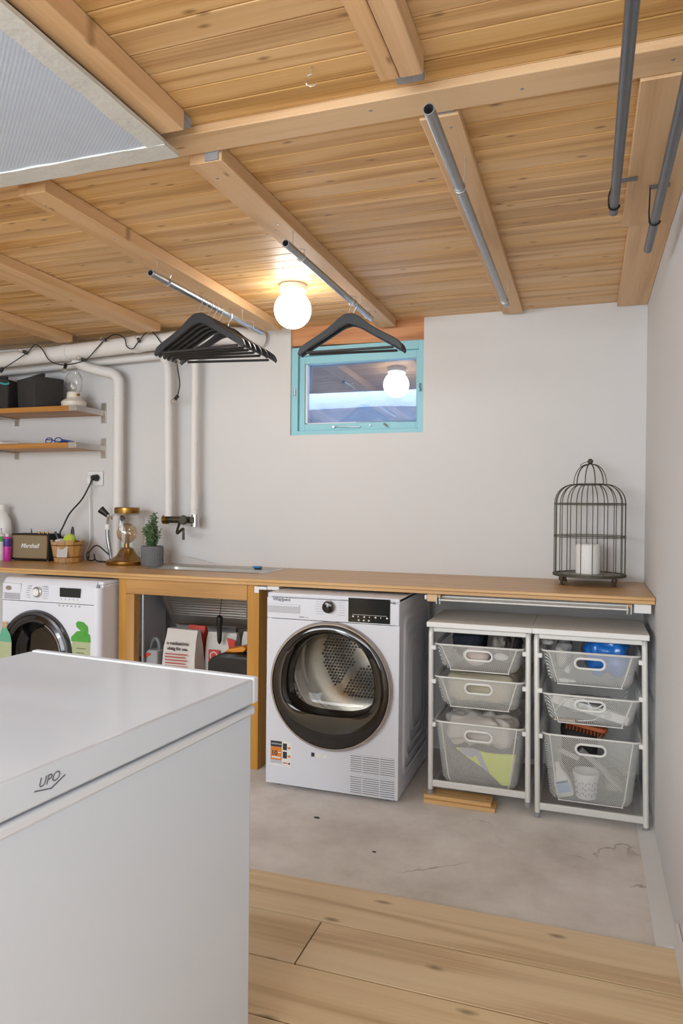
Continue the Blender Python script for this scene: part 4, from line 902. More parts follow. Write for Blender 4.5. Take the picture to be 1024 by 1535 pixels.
heap('folded_shirt', 'navy shirt heaped in the topmost laundry basket', 'clothing', lc-0.150, lc+0.018, 3.034, 3.30, 0.565, 0.724, C_navy, 1, 0.012, 18, 3.0, 0.1, fold=0.016)
heap('folded_shirt', 'grey knitted garment heaped beside the navy shirt', 'clothing', lc+0.022, lc+0.118, 3.034, 3.28, 0.565, 0.716, C_greyk, 2, 0.014, 24, 2.6, 0.1, fold=0.016)
heap('cloth', 'pale pink cloth pressed against the mesh of the topmost laundry basket', 'cloth', lc-0.085, lc+0.05, 2.969, 3.03, 0.562, 0.648, C_pink, 3, 0.012, 18, 2.2, 0.25)
heap('cloth', 'small white sock against the mesh beside the pink cloth', 'cloth', lc+0.052, lc+0.12, 2.972, 3.01, 0.595, 0.632, C_white, 4, 0.008, 20, 2.0)
heap('strap_bundle', 'black strap bundle lying on the grey knit', 'strap', lc+0.120, lc+0.165, 3.0, 3.2, 0.60, 0.70, pm('black_strap', '#242424', 0.8), 9, 0.012, 30, 2.0)
heap('towel', 'beige towels filling the middle laundry basket', 'towel', lc-0.164, lc+0.166, 2.960, 3.34, 0.402, 0.543, C_beige, 5, 0.012, 16, 5.0, 0.14, fold=0.012)
heap('sweater', 'light grey sweatshirt bulging at the top of the deep laundry basket', 'clothing', lc-0.166, lc+0.172, 2.946, 3.3, 0.216, 0.376, C_lgrey, 6, 0.014, 17, 4.0, 0.06, fold=0.022)
heap('trousers', 'dark grey trousers at the bottom of the deep laundry basket', 'clothing', lc-0.142, lc+0.142, 2.986, 3.3, 0.082, 0.222, C_dgrey, 7, 0.008, 9, 6.0, 0.1)
hv = thing('safety_vest', 'fluorescent yellow safety vest with a silver band', 'vest', (lc+0.06, 3.0, 0.09))
pv = [(lc-0.095, 0.222), (lc-0.03, 0.226), (lc+0.03, 0.215), (lc+0.09, 0.216), (lc+0.152, 0.222), (lc+0.140, 0.15), (lc+0.130, 0.092), (lc+0.098, 0.088), (lc+0.03, 0.145), (lc-0.04, 0.185)]
MB().prism(pv, 'xz', 2.9715, 2.9845).build('vest_body', C_hi, hv, bevel=0.004)
MB().prism([(lc-0.025, 0.231), (lc+0.005, 0.222), (lc+0.048, 0.132), (lc+0.012, 0.160)], 'xz', 2.969, 2.971).build('reflective_band', C_refl, hv)
MB().prism([(lc-0.083, 0.224), (lc-0.035, 0.231), (lc-0.004, 0.208), (lc-0.025, 0.19), (lc-0.06, 0.20)], 'xz', 2.969, 2.971).build('reflective_band', C_refl, hv)
# right tower
P_blue = pm('blue_plastic_bag', '#1F6FC4', 0.22, 0, 0.2, 12, 0.5, 35, coat=0.4); P_clear = pm('milky_plastic_film', '#C7C6C2', 0.25, 0, 0.12, 20, 0.6, 40, trans=0.35)
heap('plastic_bag', 'crumpled shiny blue plastic bag in the topmost clutter basket', 'plastic bag', rc-0.045, rc+0.176, 2.974, 3.30, 0.545, 0.728, P_blue, 11, 0.012, 16, 3.4, 0.16, fold=0.022)
heap('plastic_bag', 'milky clear plastic bag beside the blue plastic bag', 'plastic bag', rc-0.150, rc-0.047, 2.975, 3.25, 0.555, 0.700, P_clear, 12, 0.022, 18, 2.6, 0.15, fold=0.012)
heap('plastic_bag', 'small milky bag poking over the rim of the topmost clutter basket', 'plastic bag', rc-0.192, rc-0.125, 2.975, 3.10, 0.664, 0.712, P_clear, 13, 0.014, 24, 2.4)
o = MB().lathe([(0.0001, 0), (0.011, 0), (0.011, 0.02), (0.0001, 0.02)], (0, 0, 0), 16).build('bottle_cap', M_plast); o.location = (rc-0.082, 2.981, 0.578); o.rotation_euler = (0.4, 0.3, 0); tag(o, 'small white screw cap behind the mesh under the blue bag', 'cap')
t = thing('small_tube', 'small white tube lying at the bottom of the topmost clutter basket', 'tube', (rc-0.08, 2.983, 0.54))
MB().cyl((rc-0.115, 2.984, 0.5405), (rc-0.075, 2.984, 0.5405), 0.010, 12).build('tube_body', M_plast, t); MB().cyl((rc-0.074, 2.984, 0.5405), (rc-0.050, 2.984, 0.5405), 0.007, 12).build('tube_neck', M_plast, t)
ps = thing('power_strip', 'white power strip lying askew in the middle clutter basket', 'power strip', (rc+0.01, 2.995, 0.43), 0)
PM = Matrix.Translation((rc+0.005, 2.992, 0.432)) @ Matrix.Rotation(math.radians(13), 4, 'Y')
LB(PM).box(-0.148, 0.148, -0.012, 0.022, -0.018, 0.018).build('strip_body', M_plast, ps, bevel=0.005)
for i in range(5): LB(PM).lathe([(0.0135, 0.0125), (0.0135, 0.0135), (0.0001, 0.0135)], (-0.11+0.045*i, 0, 0), 16, 'y').build('socket', pm('socket_shade', '#C9C9C6', 0.5), ps)
MB().tube(catmull([(rc-0.13, 2.982, 0.405), (rc-0.09, 2.976, 0.46), (rc-0.02, 2.975, 0.475), (rc+0.02, 2.975, 0.44), (rc+0.06, 2.977, 0.46), (rc+0.03, 2.98, 0.40), (rc-0.04, 2.98, 0.385)], 8), 0.003, 6).build('flex', M_plast, ps)
heap('plastic_bag', 'milky plastic wrapping under the power strip', 'plastic bag', rc-0.11, rc+0.13, 3.02, 3.3, 0.381, 0.435, P_clear, 14, 0.014, 22, 3.0, 0.1, fold=0.008)
o = MB().box(rc-0.13, rc-0.05, 2.975, 3.0, 0.3795, 0.3865).build('ruler', pm('beige_plastic', '#CDB9A4', 0.5)); recenter(tag(o, 'short beige plastic strip at the bottom of the middle clutter basket', 'strip'))
bk = thing('small_bucket', 'small white printed bucket in the deep clutter basket', 'bucket', (rc-0.005, 3.03, 0.07))
bc = (rc-0.005, 3.030, 0.070)
MB().lathe([(0.0001, 0), (0.040, 0), (0.050, 0.100), (0.047, 0.100), (0.038, 0.004), (0.0001, 0.004)], bc, 28).build('bucket_body', M_plast, bk)
MB().lathe([(0.0495, 0.094), (0.053, 0.095), (0.053, 0.102), (0.0495, 0.102)], bc, 28).build('bucket_rim', M_plast, bk)
mb = MB()
for i in range(9):
    a = -PI/2-1.1+0.27*i
    for j in range(3):
        r_ = 0.0408+0.010*(0.02+0.025*j)/0.1; z = bc[2]+0.018+0.022*j+0.006*(i % 2)
        mb.box(-0.006, 0.005, -0.0006, 0.0006, -0.0012, 0.0012, Matrix.Translation((bc[0]+r_*math.cos(a)*1.01, bc[1]+r_*math.sin(a)*1.01, z)) @ Matrix.Rotation(a+PI/2, 4, 'Z') @ Matrix.Rotation(0.5 if (i+j) % 2 else -1.2, 4, 'Y'))
mb.build('bucket_print', pm('violet_print', '#77739A', 0.6), bk)
sb = thing('spray_bottle', 'white cleaner bottle with blue label leaning in the deep clutter basket', 'bottle', (rc-0.10, 3.0, 0.07))
SBM = Matrix.Translation((rc-0.080, 3.006, 0.074)) @ Matrix.Rotation(math.radians(-17), 4, 'Y')
LB(SBM).loft([[(a, b, z) for a, b in rrect(-w_, w_, -d_, d_, min(w_, d_)*0.8)] for w_, d_, z in ((0.030, 0.016, 0.0), (0.034, 0.019, 0.008), (0.034, 0.019, 0.05), (0.026, 0.016, 0.085), (0.012, 0.011, 0.105), (0.010, 0.010, 0.118), (0.012, 0.012, 0.119), (0.012, 0.012, 0.138))], True, True, True).build('bottle_body', M_plast, sb)
LB(SBM).box(-0.024, 0.024, -0.0206, -0.0192, 0.018, 0.064).build('bottle_label', pm('blue_label', '#8FB8D8', 0.5), sb); LB(SBM).box(-0.022, 0.022, -0.0212, -0.0207, 0.056, 0.063).build('label_band', pm('navy_band', '#3A5678', 0.5), sb)
def slab_piece(name, label, cat, a, b, r, mat):
    o = MB().cyl(a, b, r, 10).build(name, mat); tag(o, label, cat); return recenter(o)
M_film = pm('clear_tube_plastic', '#D6D6D4', 0.25, 0, 0.05, trans=0.5)
slab_piece('plastic_tube', 'short clear plastic tube behind the mesh above the bucket', 'tube', (rc-0.115, 2.985, 0.262), (rc-0.035, 2.99, 0.232), 0.010, M_film)
slab_piece('plastic_tube', 'long clear plastic tube slanting down behind the mesh', 'tube', (rc-0.03, 3.097, 0.235), (rc+0.105, 3.097, 0.125), 0.013, M_film)
slab_piece('plastic_tube', 'thin clear tube standing in the right part of the deep clutter basket', 'tube', (rc+0.06, 3.01, 0.18), (rc+0.13, 3.0, 0.12), 0.007, M_film)
heap('plastic_bag', 'milky plastic wrapping crumpled in the deep clutter basket', 'plastic bag', rc+0.055, rc+0.14, 3.03, 3.25, 0.08, 0.15, P_clear, 15, 0.014, 22, 2.6)
heap('storage_pouch', 'black pouch at the back of the deep clutter basket', 'pouch', rc-0.12, rc+0.05, 3.116, 3.34, 0.10, 0.32, pm('black_pouch', '#2C2B2A', 0.7), 16, 0.02, 12, 4.0, 0.1)
br = thing('scrub_brush', 'orange brown scrubbing brush lying on top of the deep clutter basket', 'brush', (rc, 3.1, 0.32))
BRM = Matrix.Translation((rc-0.01, 3.05, 0.343)) @ Matrix.Rotation(-0.25, 4, 'Z') @ Matrix.Rotation(0.10, 4, 'Y')
LB(BRM).prism(rrect(-0.085, 0.085, -0.026, 0.026, 0.02), 'xy', 0.0, 0.016).build('brush_back', pm('orange_brush', '#A9552C', 0.6), br, bevel=0.003)
mb = LB(BRM)
for i in range(11):
    for j in range(4): mb.cyl((-0.07+0.014*i, -0.018+0.012*j, 0.0), (-0.07+0.014*i, -0.018+0.012*j, -0.020), 0.004, 5)
mb.build('bristles', pm('brown_bristle', '#7A3F22', 0.9), br)

# wood pieces under the left drawer frame
for (xa, xb, ya, yb, za, zb, lb) in ((-0.628, -0.335, 2.905, 2.995, 0.0, 0.017, 'pine offcut on the concrete, lower of two under the drawer frame'), (-0.628, -0.352, 2.915, 3.0, 0.0172, 0.0335, 'pine offcut under the drawer frame foot, lying on another offcut')):
    o = MB().box(xa, xb, ya, yb, za, zb).build('wood_offcut', M_block, None, bevel=0.002); recenter(tag(o, lb, 'wood block'))

# pull-out drying rail below the worktop
rk = thing('drying_rail', 'white pull-out drying rail fixed beneath the worktop above the baskets', 'drying rail', (-0.2, 3.02, 0.82))
MB().box(-0.640, -0.600, 2.995, 3.04, 0.825, ZU-0.001).build('end_block', M_beam_x, rk, bevel=0.002, label='pale wooden end block')
MB().box(-0.652, -0.641, 2.998, 3.02, 0.832, 0.852).build('end_cap', M_white, rk, bevel=0.003)
MB().box(0.178, 0.240, 2.996, 3.04, 0.822, ZU-0.001).build('end_block', M_white, rk, bevel=0.002)
for x in (-0.590, 0.160):
    MB().box(x-0.008, x+0.008, 2.985, 3.35, 0.845, ZU-0.001).build('slide', M_post, rk)
    MB().tube([(x-0.007, 2.984, 0.855), (x-0.007, 2.984, 0.818), (x+0.007, 2.984, 0.818), (x+0.007, 2.984, 0.855)], 0.0022, 6, closed=True).build('stirrup', M_rim, rk)
for j, (y, z) in enumerate(((2.99, 0.835), (3.02, 0.846), (3.06, 0.835))): MB().cyl((-0.588, y, z), (0.158, y, z), 0.0042, 10).build('rail', M_rim, rk)

# ------------------------------------------------------------------ bird cage and candle
CX, CYY, CZ = 0.012, 3.405, ZT
cg = thing('bird_cage', 'domed bronze wire bird cage on the worktop', 'bird cage', (CX, CYY, CZ))
R = 0.152
zb, z1, z2, z3 = CZ+0.048, 1.105, 1.250, 1.335
NB = 20
for k in range(NB):
    a = 2*PI*k/NB+0.08; c, s = math.cos(a), math.sin(a)
    pr = [(R, zb), (R, z2)]+[(0.072+(R-0.072)*math.cos(q), z2+(z3-z2)*math.sin(q)) for q in [PI/2*j/7 for j in range(1, 8)]]
    MB().tube([(CX+r*c, CYY+r*s, z) for r, z in pr], 0.0022, 5).build('bar', M_cage, cg)
for k in range(10):
    a = 2*PI*k/10; c, s = math.cos(a), math.sin(a)
    pr = [(0.070, z3)]+[(0.007+0.063*math.cos(q)**0.9, z3+0.092*math.sin(q)) for q in [PI/2*j/7 for j in range(1, 8)]]
    MB().tube([(CX+r*c, CYY+r*s, z) for r, z in pr], 0.0020, 5).build('bar', M_cage, cg)
def ring(r, z, th): return MB().tube([(CX+r*math.cos(a), CYY+r*math.sin(a), z) for a in [2*PI*j/48 for j in range(48)]], th, 6, closed=True).build('ring', M_cage, cg)
for r, z, th in ((R+0.0015, z1, 0.0018), (R+0.0015, z1-0.006, 0.0015), (R+0.0015, z2, 0.0018), (R+0.0015, z2-0.006, 0.0015), (0.072, z3, 0.0022), (0.06, z3+0.002, 0.0018)): ring(r, z, th)
MB().lathe([(R-0.012, zb-0.008), (R+0.005, zb-0.010), (R+0.006, zb+0.0), (R-0.010, zb+0.002), (R-0.012, zb-0.008)], (CX, CYY, 0), 48).build('base_ring', M_cage, cg)
MB().lathe([(0.0001, zb-0.006), (R-0.011, zb-0.006), (R-0.011, zb-0.003), (0.0001, zb-0.003)], (CX, CYY, 0), 40).build('floor_plate', pm('cage_floor', '#8C8A80', 0.6, 0.3), cg)
MB().sphere((CX, CYY, z3+0.104), 0.0125, 14, 10).build('finial', M_cage, cg)
MB().tube([(CX-0.010+0.02*math.cos(a)-0.012, CYY, z3+0.092+0.008*math.sin(a)+0.35*(0.02*math.cos(a))) for a in [2*PI*j/20 for j in range(20)]], 0.0015, 5, closed=True).build('hanging_ring', M_cage, cg)
for k, ang in enumerate((-0.331-PI/2-1.22, -PI/2+0.12, 0.13, PI/2+0.12)):
    ang = (-PI/2+0.331-1.22, -PI/2+0.331+0.45, 0.331+0.42, PI/2+0.331+0.45)[k]
    x, y = CX+(R-0.004)*math.cos(ang), CYY+(R-0.004)*math.sin(ang)
    MB().lathe([(0.0001, 0.0), (0.0085, 0.0), (0.009, 0.005), (0.005, 0.008), (0.006, 0.016), (0.012, 0.026), (0.0125, 0.032), (0.009, 0.040), (0.0001, 0.040)], (x, y, CZ), 14).build('foot', pm('rusty_foot', '#55463C', 0.6, 0.5), cg)
o = thing('pillar_candle', 'thick white pillar candle standing inside the bird cage', 'candle', (CX-0.005, CYY+0.03, zb-0.002))
MB().lathe([(0.0001, 0), (0.052, 0), (0.053, 0.004), (0.053, 0.128), (0.048, 0.133), (0.02, 0.126), (0.0001, 0.125)], (CX-0.005, CYY+0.02, zb-0.002), 32).build('wax', M_candle, o)
MB().cyl((CX-0.005, CYY+0.02, zb+0.122), (CX-0.004, CYY+0.02, zb+0.136), 0.0012, 6).build('wick', M_black, o)

# ------------------------------------------------------------------ pipes on the back wall
def pipe(label, pts, r, joints=(), n=6, seg=16):
    t = thing('wall_pipe', label, 'pipe', pts[-1])
    MB().tube(catmull(pts, n), r, seg).build('pipe_run', M_pipe, t)
    for (p, q, rr) in joints: MB().cyl(p, q, rr, seg).build('sleeve', M_pipe, t)
    return t
pipe('thick white horizontal pipe running under the ceiling', [(XL+0.02, 3.40, 2.062), (-3.33, 3.40, 2.084), (-2.75, 3.40, 2.105), (-2.25, 3.40, 2.125), (-1.95, 3.42, 2.138), (-1.78, 3.47, 2.14), (-1.70, 3.57, 2.14)], 0.046, [((-2.88, 3.40, 2.099), (-2.84, 3.40, 2.1005), 0.049), ((-2.40, 3.40, 2.118), (-2.36, 3.40, 2.1205), 0.049)])
pipe('slim white pipe behind the thick pipe under the ceiling', [(XL+0.02, 3.52, 2.02), (-3.2, 3.52, 2.05), (-2.5, 3.52, 2.075), (-2.0, 3.52, 2.085)], 0.026)
pipe('white pipe bending down past the shelf ends', [(-2.84, 3.42, 2.062), (-2.80, 3.46, 2.035), (-2.70, 3.49, 2.005), (-2.62, 3.50, 1.985), (-2.585, 3.50, 1.955), (-2.578, 3.50, 1.90), (-2.578, 3.50, 1.55), (-2.575, 3.50, 0.90)], 0.030, [((-2.578, 3.50, 1.83), (-2.578, 3.50, 1.845), 0.032)])
pipe('white pipe feeding the brass tap, the one nearer the plant', [(-2.25, 3.46, 2.09), (-2.255, 3.48, 2.04), (-2.248, 3.50, 1.98), (-2.244, 3.50, 1.7), (-2.236, 3.50, 1.16)], 0.0245)
pipe('white pipe feeding the tap, the one nearer the window', [(-2.10, 3.46, 2.09), (-2.085, 3.49, 2.05), (-2.076, 3.505, 2.0), (-2.078, 3.505, 1.7), (-2.076, 3.505, 1.16)], 0.0205, [((-2.076, 3.505, 1.20), (-2.076, 3.505, 1.29), 0.0235)])
fa = thing('wall_tap', 'tarnished brass wall mixer tap with bent spout between two pipes', 'tap', (-2.15, 3.5, 1.05))
M_tap = pm('tarnished_brass', '#57544A', 0.4, 0.85, 0.3, 40)
MB().cyl((-2.262, 3.50, 1.142), (-2.062, 3.50, 1.142), 0.019, 14).build('tap_body', M_tap, fa)
MB().cyl((-2.268, 3.50, 1.142), (-2.24, 3.50, 1.142), 0.026, 12).build('union', M_brass, fa); MB().cyl((-2.085, 3.50, 1.142), (-2.06, 3.50, 1.142), 0.026, 6).build('union', M_tap, fa)
MB().cyl((-2.068, 3.505, 1.105), (-2.068, 3.505, 1.172), 0.024, 12).build('elbow', M_chrome, fa)
MB().lathe([(0.0001, 0.032), (0.022, 0.032), (0.027, 0.022), (0.022, 0.012), (0.012, 0.008), (0.012, 0.0)], (-2.118, 3.485, 1.142), 12, 'y').build('handle', M_tap, fa)
MB().tube(catmull([(-2.155, 3.49, 1.135), (-2.155, 3.47, 1.10), (-2.150, 3.45, 1.072), (-2.135, 3.44, 1.072), (-2.10, 3.42, 1.092), (-2.085, 3.41, 1.094), (-2.079, 3.40, 1.08), (-2.078, 3.40, 1.035)], 5), 0.0075, 10).build('spout', M_tap, fa)

# ------------------------------------------------------------------ string lights
sl = thing('string_lights', 'black cord with small clear bulbs looped over the white pipes', 'string lights', (-2.6, 3.33, 2.05))
SP = [(-3.36, 3.20, 1.93), (-3.30, 3.24, 1.975), (-3.215, 3.28, 2.005), (-3.09, 3.335, 2.10), (-3.035, 3.338, 2.145), (-2.98, 3.335, 2.115), (-2.935, 3.335, 2.055), (-2.875, 3.325, 2.025), (-2.80, 3.32, 2.012), (-2.68, 3.335, 2.035), (-2.605, 3.342, 2.10), (-2.555, 3.343, 2.142), (-2.48, 3.335, 2.165), (-2.42, 3.335, 2.14), (-2.405, 3.336, 2.095), (-2.36, 3.33, 2.078), (-2.325, 3.335, 2.12), (-2.255, 3.335, 2.17), (-2.19, 3.345, 2.10), (-2.172, 3.39, 2.05), (-2.170, 3.46, 2.02), (-2.166, 3.47, 1.98), (-2.152, 3.47, 1.90), (-2.166, 3.47, 1.83)]
path = catmull(SP, 8); MB().tube(path, 0.0032, 6).build('cord', M_cord, sl)
for i, dv in ((0, (0.01, -0.01, -0.03)), (2, (-0.01, -0.01, -0.03)), (3, (-0.025, -0.015, 0.012)), (8, (0.0, -0.012, -0.03)), (9, (-0.03, -0.01, 0.01)), (11, (0.005, -0.03, 0.0)), (16, (0.012, -0.026, 0.01)), (20, (0.012, -0.02, -0.01)), (23, (-0.016, -0.01, -0.025))):
    p = Vector(SP[i]); d = Vector(dv).normalized()
    so = MB().cyl(p-d*0.006, p+d*0.022, 0.0095, 10).build('socket', M_black, sl); MB().sphere(p+d*0.037, 0.0165, 12, 8).build('bulb', M_bulbglass, so)
MB().tube([(-3.035, 3.338, 2.152), (-3.035, 3.338, 2.2)], 0.002, 6).build('hanging_pin', M_wire, sl)

# ------------------------------------------------------------------ shelves and what stands on them
def shelf(label, zt):
    t = thing('wall_shelf', label, 'shelf', (-3.4, 3.46, zt-0.03))
    MB().box(XL+0.01, -2.748, 3.335, YB-0.001, zt-0.030, zt).build('shelf_board', M_shelf, t, bevel=0.002)
    for x in (-2.745, -3.395):
        q = zt-0.031 if x < -3 else zt-0.030
        br_ = MB().box(x-0.003 if x > -3 else x-0.015, x+0.004 if x > -3 else x+0.015, 3.335 if x > -3 else 3.345, YB-0.007, q-(0.0 if x > -3 else 0.008), zt+0.001 if x > -3 else q)
        br_.build('bracket', M_steel, t, bevel=0.001)
        MB().box(x-0.016, x+0.018, YB-0.0065, YB-0.0005, zt-0.075, zt+0.045 if x > -3 else zt-0.0305).build('bracket_plate', M_steel, t, bevel=0.001)
    MB().box(-2.79, -2.742, 3.333, 3.3348, zt-0.031, zt+0.001).build('bracket_lip', M_steel, t)
    return t
Z1, Z2 = 1.785, 1.575
shelf('oak wall shelf carrying the dark storage boxes and the white lantern', Z1)
shelf('oak wall shelf with papers and blue glasses on it', Z2)
def felt_box(x, y, rz, label, lid=True):
    t = thing('storage_box', label, 'box', (x, y, Z1), rz); MM = ROOT[t]
    LB(MM).loft([[(a, b, z) for a, b in rrect(-w_, w_, -d_, d_, 0.012)] for w_, d_, z in ((0.118, 0.085, 0.0005), (0.124, 0.090, 0.15), (0.126, 0.092, 0.178), (0.118, 0.084, 0.181))], True, True, True).build('box_body', M_felt, t)
    LB(MM).box(-0.07, 0.07, -0.02, 0.0, 0.181, 0.212).build('folded_flap', M_felt, t, bevel=0.004)
    return t
felt_box(-3.105, 3.462, math.radians(-25), 'charcoal felt storage box next to the white lantern')
t = felt_box(-3.415, 3.450, math.radians(12), 'darker felt storage box with a teal ribbon, second from the lantern')
MM = ROOT[t]; LB(MM).tube(catmull([(-0.05, -0.095, 0.165), (0.0, -0.11, 0.155), (0.06, -0.112, 0.16), (0.11, -0.10, 0.15), (0.13, -0.09, 0.158)], 5), 0.006, 6, flat=0.4).build('ribbon', pm('teal_ribbon', '#1F8E8C', 0.5), t)
ln = thing('table_lantern', 'cream lantern lamp with clear glass chimney on the upper shelf', 'lantern', (-2.842, 3.44, Z1))
LC = (-2.842, 3.44, Z1); M_cream = pm('cream_enamel', '#DCD6CA', 0.4)
MB().lathe([(0.0001, 0.0005), (0.066, 0.0005), (0.069, 0.006), (0.071, 0.032), (0.064, 0.040), (0.048, 0.050), (0.040, 0.058), (0.038, 0.088), (0.034, 0.092), (0.0001, 0.092)], LC, 32).build('lantern_base', M_cream, ln)
MB().lathe([(0.030, 0.092), (0.043, 0.105), (0.046, 0.125), (0.046, 0.175), (0.038, 0.196), (0.028, 0.205), (0.027, 0.215)], LC, 32).build('glass_chimney', M_glass, ln)
MB().sphere((LC[0], LC[1], Z1+0.12), 0.016, 12, 8, (1, 1, 1.7)).build('lantern_bulb', M_bulbglass, ln)
MB().cyl((LC[0]+0.036, LC[1]-0.014, Z1+0.073), (LC[0]+0.052, LC[1]-0.020, Z1+0.073), 0.008, 12).build('knob', M_brass, ln)
o = MB().box(-3.60, -3.19, 3.37, 3.52, Z2+0.0005, Z2+0.006).build('paper_sheet', pm('paper', '#DAD8D6', 0.8)); recenter(tag(o, 'flat white papers on the lower shelf', 'paper'))
o = MB().add([(-3.42, 3.36, Z2+0.0065), (-3.30, 3.37, Z2+0.0065), (-3.28, 3.48, Z2+0.0065), (-3.42, 3.48, Z2+0.0065), (-3.42, 3.36, Z2+0.014), (-3.30, 3.37, Z2+0.016), (-3.28, 3.48, Z2+0.03), (-3.42, 3.48, Z2+0.034)], [(0, 1, 2, 3), (4, 7, 6, 5), (0, 4, 5, 1), (1, 5, 6, 2), (2, 6, 7, 3), (3, 7, 4, 0)]).build('envelope', pm('envelope_white', '#E2E0DE', 0.8)); recenter(tag(o, 'white envelope lying on the papers of the lower shelf', 'envelope'))
gl = thing('eyeglasses', 'blue rimmed glasses lying on the lower shelf', 'glasses', (-2.90, 3.40, Z2)); M_blue = pm('blue_frame', '#22408C', 0.4)
for dx in (-0.032, 0.032): MB().tube([(-2.93+dx+0.024*math.cos(a), 3.375+0.004*math.sin(a), Z2+0.017+0.016*math.sin(a)) for a in [2*PI*j/20 for j in range(20)]], 0.003, 6, closed=True).build('lens_rim', M_blue, gl)
MB().tube([(-2.985, 3.375, Z2+0.022), (-2.97, 3.40, Z2+0.024), (-2.90, 3.44, Z2+0.004)], 0.003, 6).build('temple', M_blue, gl); MB().tube([(-2.875, 3.375, Z2+0.022), (-2.82, 3.38, Z2+0.012), (-2.79, 3.385, Z2+0.004)], 0.0035, 6).build('temple', M_blue, gl)
o = MB().tube(catmull([(-2.87, 3.36, Z2+0.006), (-2.83, 3.355, Z2+0.011), (-2.79, 3.36, Z2+0.006), (-2.81, 3.40, Z2+0.006), (-2.86, 3.40, Z2+0.006)], 5, True), 0.0055, 6, closed=True).build('ribbon_loop', M_blue); recenter(tag(o, 'blue strap looped beside the glasses on the lower shelf', 'strap'))

# ------------------------------------------------------------------ outlet, plugs, cords
ot = thing('wall_outlet', 'white double wall outlet above the worktop', 'outlet', (-2.795, YB, 1.381))
MB().box(-2.850, -2.742, YB-0.014, YB-0.0005, 1.335, 1.425).build('cover_plate', M_plast, ot, bevel=0.006)
for x in (-2.822, -2.772): MB().lathe([(0.021, 0.015), (0.021, 0.016), (0.019, 0.016), (0.019, 0.0145), (0.0001, 0.0145)], (x, YB, 1.381), 20, 'y').build('socket', pm('socket_white', '#D0D0CE', 0.5), ot)
bc_ = thing('electric_cable', 'black power cord with round plug running from the outlet to the speaker', 'cord', (-2.782, 3.55, 1.38))
MB().cyl((-2.782, YB-0.0165, 1.383), (-2.782, YB-0.05, 1.383), 0.022, 16, 0.016).build('plug', M_black, bc_)
MB().tube(catmull([(-2.782, 3.535, 1.378), (-2.795, 3.52, 1.33), (-2.84, 3.51, 1.25), (-2.915, 3.50, 1.17), (-2.955, 3.49, 1.09), (-2.968, 3.48, 1.04), (-2.975, 3.545, 0.96), (-3.0, 3.555, 0.895)], 8), 0.0048, 8).build('cord_run', M_cord, bc_)
wc_ = thing('electric_cable', 'white power cord with flat plug hanging beside the black cord', 'cord', (-2.84, 3.55, 1.38))
MB().box(-2.836, -2.808, YB-0.045, YB-0.0165, 1.340, 1.395).build('plug', M_plast, wc_, bevel=0.008)
MB().tube(catmull([(-2.826, 3.555, 1.345), (-2.824, 3.56, 1.25), (-2.818, 3.56, 1.10), (-2.812, 3.55, 1.0), (-2.822, 3.52, 0.93), (-2.80, 3.50, 0.895)], 8), 0.0035, 8).build('cord_run', M_plast, wc_)

# ------------------------------------------------------------------ things on the worktop
sp_ = thing('loudspeaker', 'retro loudspeaker box with beige cloth front and white script lettering', 'loudspeaker', (-3.14, 3.45, ZT), math.radians(0))
SA = math.radians(6); SM = Matrix.Translation((-3.110, 3.43, ZT)) @ Matrix.Rotation(SA, 4, 'Z'); ROOT[sp_] = SM; sp_.location = (-3.110, 3.43, ZT); sp_.rotation_euler = (0, 0, SA)
M_tolex = pm('black_tolex', '#1C1C1E', 0.7, 0, 0.1, 30, 0.4, 400)
LB(SM).box(-0.126, 0.126, -0.045, 0.075, 0.006, 0.160).build('cabinet', M_tolex, sp_, bevel=0.004)
LB(SM).box(-0.119, 0.119, -0.050, -0.0455, 0.015, 0.152).build('grille_frame', M_brass, sp_, bevel=0.001)
LB(SM).box(-0.116, 0.116, -0.0525, -0.0502, 0.018, 0.149).build('grille_cloth', pm('beige_grille', '#8C7C62', 0.9, 0, 0.25, 300), sp_)
text('brand_lettering', 'Marshall', 0.036, M_plast, sp_, SM @ Vector((-0.055, -0.0540, 0.078)), SM.to_3x3().to_4x4() @ Matrix(((1, 0, 0), (0, 0, -1), (0, 1, 0))).to_4x4(), 0.0008, 0.35, bold=0.0008)
for i in range(3): LB(SM).cyl((0.03+0.028*i, 0.0, 0.160), (0.03+0.028*i, 0.0, 0.170), 0.008, 12).build('knob', M_brass, sp_)
LB(SM).cyl((-0.015, -0.01, 0.160), (-0.014, -0.012, 0.19), 0.0045, 8, 0.002).build('toggle', M_black, sp_)
for dx in (-0.11, 0.11):
    for dy in (-0.03, 0.06): LB(SM).cyl((dx, dy, 0), (dx, dy, 0.0065), 0.008, 8).build('foot', M_black, sp_)
# bottles at the left
def bottle_profile(t, c, prof, mat, name='bottle_body', seg=24, sc=(1, 1)):
    o = LB(Matrix.Translation(c) @ Matrix.Diagonal((sc[0], sc[1], 1, 1))); o.lathe(prof, (0, 0, 0), seg); return o.build(name, mat, t)
jb = thing('detergent_jug', 'big white detergent jug behind the smaller bottles', 'bottle', (-3.42, 3.49, ZT))
bottle_profile(jb, (-3.420, 3.49, ZT), [(0.0001, 0.0005), (0.062, 0.0005), (0.066, 0.008), (0.066, 0.19), (0.060, 0.23), (0.040, 0.27), (0.022, 0.292), (0.019, 0.30), (0.0001, 0.30)], M_plast, sc=(1, 0.75))
bottle_profile(jb, (-3.420, 3.49, ZT), [(0.024, 0.298), (0.025, 0.33), (0.0001, 0.332)], M_plast, 'cap')
gb = thing('cleaner_bottle', 'white bottle with a green band in front of the jug', 'bottle', (-3.36, 3.40, ZT))
